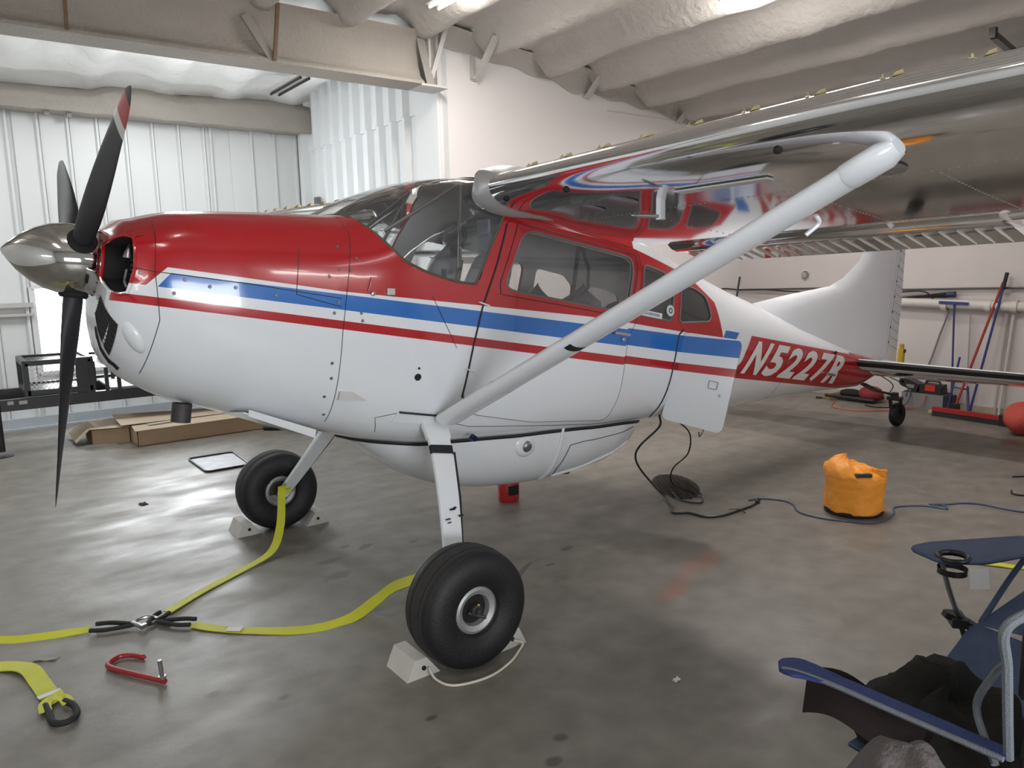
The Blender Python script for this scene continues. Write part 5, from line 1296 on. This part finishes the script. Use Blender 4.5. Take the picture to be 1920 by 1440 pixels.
t = stick('broom', 'red-handled broom leaning against the rear wall', 'broom', [(7.13, -.13, .10), (7.37, -.42, 1.44)], .014, M['redpole']); L = V(t.location)
MB().box(V((7.12, -.12, .06))-L, (.06, .09, .12)).build('broom_head', M['blackplastic'], t, 30)
t = stick('pole', 'plain blue pole leaning beside the red broom', 'pole', [(7.16, -.26, .04), (7.35, -.455, 1.52)], .013, M['bluepole']); L = V(t.location)
MB().tube([V((7.33, -.434, 1.36))-L, V((7.352, -.457, 1.54))-L], .020, 8).build('grip', M['blackplastic'], t); MB().lathe([(0, .0), (.02, 0), (.018, .06), (.012, .07)], V((7.16, -.26, .0))-L, (0, 0, 1), 10).build('pole_foot', M['blackplastic'], t)
t = stick('pole', 'thin pale wooden pole leaning against the rear wall left of the red broom', 'pole', [(7.36, -.14, .0), (7.39, -.11, 1.08)], .008, mat('pale_wood', (.40, .34, .28), .7))
t = stick('pole', 'pale grey rod standing in for a pole shadow on the rear wall right of the blue pole', 'pole', [(7.36, -.43, .0), (7.40, -.47, 1.10)], .013, mat('pole_shadow_grey', (.42, .38, .35), .6))  # thin rod drawn where a pole's shadow falls on the wall
t = stick('pole', 'second pale grey rod standing in for a pole shadow on the rear wall nearest the right edge', 'pole', [(7.36, -.47, .0), (7.40, -.53, 1.10)], .013, M['pipe'])  # another cast shadow line made as a rod
t = thing('umbrella', 'closed dark umbrella with a blue end resting on the wall pipe', 'umbrella', loc=(7.36, .3, 1.27))
MB().tube([(0, .42, -.02), (0, .1, .005), (0, -.17, .028)], [.008, .018, .034], 10).build('folded_canopy', M['blackcloth'], t); MB().tube([(0, -.17, .028), (0, -.25, .034)], [.034, .036], 10).build('handle', mat('navy_handle', (.012, .02, .07), .5), t)
t = thing('wide_push_broom', 'wide red push broom lying on the floor by the rear wall', 'broom', loc=(6.86, -.33, 0))
MB().hexa([(.02, .34, .055), (.06, .34, .055), (-.0, -.36, .055), (-.04, -.36, .055), (.02, .34, .10), (.06, .34, .10), (.0, -.36, .10), (-.04, -.36, .10)]).build('broom_block', M['redplastic'], t, 0)
MB().hexa([(.02, .34, .0), (.05, .34, .0), (-.0, -.36, .0), (-.04, -.36, .0), (.025, .34, .055), (.055, .34, .055), (-.005, -.36, .055), (-.035, -.36, .055)]).build('bristles', M['blackplastic'], t, 0)
MB().box((-.025, -.42, .06), (.07, .14, .11)).build('end_bracket', M['blackplastic'], t, 0)
o = MB().bar((7.02, .10, .02), (6.98, -.75, .02), .05, .03).build('wood_batten', mat('pine_batten', (.45, .36, .22), .7)); tag(o, 'yellowish wood batten on the floor behind the red push broom', 'batten')
t = thing('toolbox', 'grey plastic toolbox with black ends on the floor against the rear wall', 'toolbox', loc=(7.29, .24, 0))
MB().box((0, .02, .09), (.22, .46, .18)).build('case', M['greyplastic'], t, 0); MB().box((0, -.235, .085), (.225, .05, .17)).box((0, .02, .185), (.2, .42, .012)).build('lid_edge', M['blackplastic'], t, 0)
t = thing('jump_starter', 'black and red portable jump starter on top of the grey toolbox', 'jump starter', loc=(7.26, .24, .192))
MB().box((0, -.06, .05), (.14, .24, .10)).box((0, -.165, .03), (.12, .05, .06)).build('body', M['blackplastic'], t, 0); MB().box((-.072, -.06, .06), (.006, .11, .07)).build('red_panel', mat('red_panel', (.5, .03, .015), .4), t, 0)
MB().tube(spline([(0, .02, .10), (0, .0, .13), (0, -.12, .13), (0, -.14, .10)], 5), .012, 8).build('handle', M['blackplastic'], t)
t = thing('battery_charger', 'black battery charger lying on the toolbox left of the jump starter', 'charger', loc=(7.26, .40, .192))
MB().box((0, -.0, .07), (.14, .17, .10), 0, 0, Matrix.Rotation(.35, 3, 'X')).lathe([(.02, .03), (.05, .03), (.05, -.03), (.02, -.03)], (-.03, .09, .10), (1, 0, 0), 16).build('body', M['blackplastic'], t, 30); MB().box((-.074, -.0, .06), (.006, .09, .04)).build('meter', M['greyplastic'], t, 0)
o = MB().tube(spline([(7.20, .40, .22), (7.15, .38, .14), (7.10, .40, .05), (7.02, .52, .008), (6.9, .65, .008), (6.95, .80, .008)], 6), .007, 7).build('charger_lead', M['blackplastic']); tag(o, 'black lead looping from the battery charger to the floor', 'cable')
o = MB().tube(spline([(6.98, 1.20, .008), (6.86, 1.14, .008), (6.60, 1.02, .008), (6.52, .85, .008), (6.56, .66, .008), (6.72, .50, .008), (7.05, .33, .008), (7.14, .24, .06), (7.16, .20, .17)], 6), .006, 7).build('jumper_lead', M['redcord']); tag(o, 'thin orange-red lead curving over the floor under the tail', 'cable')
t = thing('battery_clamp', 'small brass and black battery clamp at the end of the orange lead', 'clamp', loc=(7.02, 1.28, 0))
MB().bar((0, .10, .012), (0, .0, .02), .02, .02).bar((0, .0, .02), (-.03, -.08, .012), .02, .02).build('clamp_jaw', M['brass'], t, 0); MB().bar((0, .12, .012), (0, .19, .012), .03, .02).build('clamp_grip', M['blackplastic'], t, 0)
t = thing('folded_creeper', 'flat black and dark red mechanics creeper on the floor under the tail', 'creeper', loc=(7.18, 1.02, 0))
MB().hexa([(-.12, .32, .03), (.10, .32, .03), (.16, -.25, .03), (-.10, -.25, .03), (-.12, .32, .06), (.10, .32, .06), (.16, -.25, .06), (-.10, -.25, .06)]).tube([(-.11, .36, .045), (-.11, -.26, .045)], .02, 8).build('board', M['blackplastic'], t, 30)
MB().ball((.03, -.15, .10), (.12, .15, .10), 14).build('red_pad', M['darkred'], t, 60); MB().ball((.03, .10, .085), (.10, .15, .05), 12).build('black_pad', M['blackcloth'], t, 60)
t = thing('gust_lock', 'yellow rudder gust lock clamped at the base of the rudder', 'gust lock', loc=tuple(B(7.30, -.03, .20)))
MB().bar((0, 0, -.10), (.02, 0, .06), .045, .05).bar((.02, 0, .06), (.015, 0, .11), .035, .03).build('clamp_body', M['yellowp'], t, 20); MB().box((.0, 0, -.12), (.07, .07, .05)).build('clamp_foot', M['pipe'], t, 0)
MB().lathe([(0, .01), (.018, .01), (.02, 0)], (.02, -.025, .04), (0, -1, 0), 12).build('clamp_knob', M['blackplastic'], t)
t = thing('red_duffel', 'faded red fabric bundle on the floor at the right edge', 'bag', loc=(6.62, -1.02, 0))
MB().grid(lambda u, v: (lambda a, z: V(((.26+.03*math.sin(3*a))*math.sin(z)*math.cos(a), (.22+.03*math.cos(5*a))*math.sin(z)*math.sin(a), max(0, .15+.16*math.cos(z)+.02*math.sin(6*a)*math.sin(z)))))(u*2*math.pi, v*math.pi), 36, 16).build('bundle', M['redcloth'], t, 70, 1e-4)
MB().tube(spline([(-.2, .1, .12), (-.23, 0, .2), (-.2, -.12, .14)], 5), .012, 6).build('strap', M['darkred'], t)
t = stick('broom', 'orange-handled broom leaning behind the red bundle', 'broom', [(6.98, -.80, .05), (7.36, -1.02, 1.0)], .013, M['orangepole']); L = V(t.location)
MB().box(V((6.97, -.80, .05))-L, (.06, .2, .1)).build('broom_head', M['blackplastic'], t, 0)
o = MB().lathe([(.12, .05), (.26, .06), (.28, .03), (.28, -.03), (.26, -.06), (.12, -.05)], (7.30, -1.12, .285), (1, 0, .12), 32).build('spare_tyre', M['tyre']); tag(o, 'black tyre leaning on the rear wall at the right edge', 'tyre')
# ------------------------------------------------------------------ camp chair and clothes, lower right
t = thing('camp_chair', 'blue folding camp chair with cup-holder armrests and grey piping', 'chair', loc=(.75, -2.9, 0))
L = V(t.location)
def cput(mb, name, m, sm=40, par=None):
    mb.v = [tuple(V(q)-L) for q in mb.v]; return mb.build(name, m, par or t, sm)
# far armrest with cup ring
fa = rpoly([(.945, -2.575), (1.04, -2.60), (1.34, -2.79), (1.30, -2.90), (1.00, -2.79), (.90, -2.70)], .03, 4)
cxy = (.955, -2.712)
ring = [(cxy[0]+.050*math.cos(a), cxy[1]+.045*math.sin(a)) for a in [k*math.pi/12 for k in range(24)]]
pts = [V(q) for q in fa]+[V(q) for q in ring]; n1, n2 = len(fa), len(ring)
r = delaunay_2d_cdt(pts, [(i, (i+1) % n1) for i in range(n1)]+[(n1+i, n1+(i+1) % n2) for i in range(n2)], [], 0, 1e-6)
fcs = [f for f in r[2] if (lambda c: inside(c, fa, bbox(fa)) and not inside(c, ring, bbox(ring)))(tuple(sum((r[0][i] for i in f), V((0, 0)))/3))]
b = MB()
for dz in (0, -.012): b.add([V((q.x, q.y, .70+dz+.02*max(0, q.x-1.1))) for q in r[0]], fcs)
b.tube([V((x, y, .694+.02*max(0, x-1.1))) for x, y in fa], .009, 6, closed=True)
cput(b, 'armrest', M['bluegrey'])
cput(MB().tube([V((x, y, .702)) for x, y in ring], .008, 8, closed=True).lathe([(.046, -.035), (.044, -.055), (.046, -.056)], (cxy[0], cxy[1], .70), (0, 0, 1), 24), 'cup_ring', M['blackplastic'])
cput(MB().grid(lambda u, v: V((.925+.05*u-.012*v, -2.775-.04*u-.012*v, .688-.065*v)), 3, 4), 'care_label', M['paper'], 0)
cput(MB().tube(spline([(.935, -2.675, .695), (.955, -2.68, .66), (1.02, -2.685, .54), (1.06, -2.70, .46), (1.10, -2.72, .43)], 6), .009, 8), 'front_arm_post', M['steel'])
cput(MB().ribbon([(1.04, -2.66, .455), (1.10, -2.72, .42), (1.14, -2.80, .37)], [.03, .05, .04], .02).box((1.07, -2.69, .435), (.05, .09, .03), -.9), 'corner_bracket', M['blackplastic'], 30)
cput(MB().tube([(1.07, -2.70, .43), (1.18, -2.80, .02)], .009, 8).tube([(.30, -2.76, .33), (.90, -2.85, .02)], .009, 8), 'folding_leg', M['rail'])
# seat sling
def slingp(u, v):
    a = V((1.10, -2.73, .43)).lerp(V((1.10, -3.15, .40)), v); c = V((.16, -2.80, .40)).lerp(V((.12, -3.22, .38)), v)
    p = a.lerp(c, u); p.z -= .09*math.sin(u*math.pi)*(.6+.4*math.sin(v*math.pi)); return p
b = MB().grid(slingp, 20, 12); b.grid(lambda u, v: slingp(u, v)-V((0, 0, .006)), 20, 12); cput(b, 'seat', M['bluegrey'], 60)
# near armrest: long strap with a broad rounded tip
na = [V((.05, -2.655, .60)), V((.08, -2.70, .602)), V((.10, -2.80, .60)), V((.105, -2.93, .598)), V((.105, -3.06, .60)), V((.10, -3.20, .605))]
b = MB().ribbon(spline(na, 6), [.05, .085, .105, .115, .12, .12, .115, .105, .095, .085, .075, .068]+[.06]*13+[.055]*6, .010, [(1, .1, -.1)]*31)
cput(b, 'armrest', M['bluecloth'])
rim = spline(na, 6)[3:]; cput(MB().tube([p+V((-.03, 0, .004)) for p in rim], .007, 6), 'armrest_piping', M['piping'])
cput(MB().grid(lambda u, v: V((.12-.02*v+.05*u*math.sin(v*3), -2.70-.30*u, .585-.12*v*(1-.25*u)+.02*math.sin(u*6))), 14, 8).grid(lambda u, v: V((.17-.02*v+.05*u*math.sin(v*3), -2.70-.30*u, .575-.12*v*(1-.25*u)+.02*math.sin(u*6))), 14, 8), 'side_pocket', M['maroon'], 60)
# back: near upright with piping and black sleeve, blue cloth
cput(MB().tube(spline([(.10, -3.20, .60), (.06, -3.205, .72), (.02, -3.21, .85), (-.02, -3.215, .945), (.02, -3.25, .985), (.10, -3.29, .99)], 6), .011, 8), 'back_piping', M['piping'])
cput(MB().tube(spline([(.115, -3.17, .56), (.18, -3.10, .64), (.10, -3.16, .78), (.03, -3.205, .85)], 6), .009, 8), 'back_tie', M['piping'])
cput(MB().tube([(.12, -3.225, .58), (.09, -3.235, .75), (.035, -3.25, .93)], .010, 8), 'back_upright', M['rail'])
cput(MB().tube([(.085, -3.235, .77), (.035, -3.25, .93)], .022, 10), 'back_sleeve', M['blackplastic'])
def backp(u, v):
    p = V((.14, -3.24, .42)).lerp(V((.05, -3.27, .975)), v).lerp(V((1.15, -3.30, .42)).lerp(V((1.25, -3.40, .96)), v), u); p.y -= .16*math.sin(u*math.pi); p.x += .01*math.sin(v*9+u*3); return p
cput(MB().grid(backp, 24, 14), 'backrest', M['bluecloth'], 60)
cput(MB().tube(spline([(1.12, -2.75, .43), (1.30, -2.80, .62), (1.38, -2.90, .80), (1.30, -3.2, .96)], 6), .010, 8).grid(lambda u, v: V((1.10, -2.74, .425)).lerp(V((1.38, -2.88, .60)), u).lerp(V((1.25, -3.35, .42)).lerp(V((1.30, -3.36, .95)), u), v), 10, 10), 'side_panel', M['bluegrey'], 60)
# dark clothes on the seat
t2 = thing('dark_jacket', 'crumpled dark olive jacket lying on the seat of the camp chair', 'jacket', loc=(.45, -2.93, .40))
def jk_(u, v):
    a = u*2*math.pi; z = v*math.pi/2; n = .05*noise.noise(V((math.cos(a)*1.5, math.sin(a)*1.5, z*1.5)))+.018*noise.noise(V((math.cos(a)*4, math.sin(a)*4, z*4)))
    return V(((.29+n)*math.cos(z)**.7*math.cos(a), (.20+n)*math.cos(z)**.7*math.sin(a), -.075+(.175+n)*math.sin(z)**.7+.05*math.sin(z)*math.sin(a)))
MB().grid(jk_, 48, 14).build('jacket_body', M['olive'], t2, 80, 1e-4)
t3 = thing('grey_fleece', 'grey ribbed fleece heaped beside the chair at the bottom edge', 'garment', loc=(-.125, -3.10, 0))
def gf(u, v):
    a = u*2*math.pi; r = .25*(1-v**2.0)**.55
    n = .03*noise.noise(V((math.cos(a)*2, math.sin(a)*2, v*3)))*(1-v)
    x, y = (r+n)*math.cos(a)*.70, (r+n)*math.sin(a)*1.1
    rb = .010*math.sin(75*(x*.75-y*.55)+4*noise.noise(V((x*5, y*5, 2))))*(v > .02)
    return V((x+rb*.5*math.cos(a), y+rb*.5*math.sin(a), .675*v+rb*v))
MB().grid(gf, 110, 40).build('fleece_body', M['greycloth'], t3, 80, 1e-4)
o = MB().ribbon(spline([(2.78, -2.02, .006), (2.86, -2.16, .008), (2.92, -2.26, .006), (3.05, -2.35, .006)], 6), .05, .005).build('tow_strap', M['yellow'], None, 40); tag(o, 'yellow strap lying on the floor beyond the camp chair', 'strap')
# ------------------------------------------------------------------ parts that come in several pieces: one object each
def split_loose(o):
    me = o.data; n = len(me.vertices); par = list(range(n))
    def find(i):
        while par[i] != i: par[i] = par[par[i]]; i = par[i]
        return i
    for e in me.edges:
        a, b_ = find(e.vertices[0]), find(e.vertices[1])
        if a != b_: par[a] = b_
    roots = sorted({find(i) for i in range(n)})
    if len(roots) < 2: return
    src = me.copy(); at_ = src.attributes.get('body')
    for k, r in enumerate(roots):
        mp = {}; vs_ = []
        for i in range(n):
            if find(i) == r: mp[i] = len(vs_); vs_.append(i)
        m2 = bpy.data.meshes.new(o.name.split('.')[0])
        pl2_ = [p for p in src.polygons if p.vertices[0] in mp]
        m2.from_pydata([src.vertices[i].co for i in vs_], [], [tuple(mp[i] for i in p.vertices) for p in pl2_])
        for q in src.materials: m2.materials.append(q)
        m2.polygons.foreach_set('material_index', [p.material_index for p in pl2_])
        m2.shade_smooth(); m2.set_sharp_from_angle(angle=math.radians(40))
        if at_:
            d = m2.attributes.new('body', 'FLOAT_VECTOR', 'POINT')
            d.data.foreach_set('vector', [c for i in vs_ for c in at_.data[i].vector])
        if k == 0: o.data = m2
        else:
            c = o.copy(); c.data = m2; COL.objects.link(c)
SPLIT = ('panel_seam', 'inlet_duct', 'engine_cylinder', 'plug_fitting', 'inspection_plate', 'cowl_fastener', 'cowl_latch', 'baggage_latch', 'static_port', 'door_hinge', 'cowl_flap', 'sill_skirt', 'cabin_brace', 'control_yoke',
         'shoulder_belt', 'drain_hole', 'flap_track', 'window_gasket', 'scoop_blister', 'lower_grille', 'grille_bar', 'strip_screw', 'pod_gasket', 'pod_seam', 'pod_rib', 'strut_sleeve', 'spinner_screw',
         'rudder_bead', 'rudder_hinge', 'steering_cable', 'rail_post', 'guard_rail', 'decal', 'gathered_ear', 'white_underwing_plate', 'folding_leg', 'top_flap', 'brake_caliper', 'tube_frame', 'carton_tape', 'fuselage_liner', 'sewn_end', 'board')
for o in list(bpy.data.objects):
    if o.type == 'MESH' and o.name.split('.')[0] in SPLIT: split_loose(o)
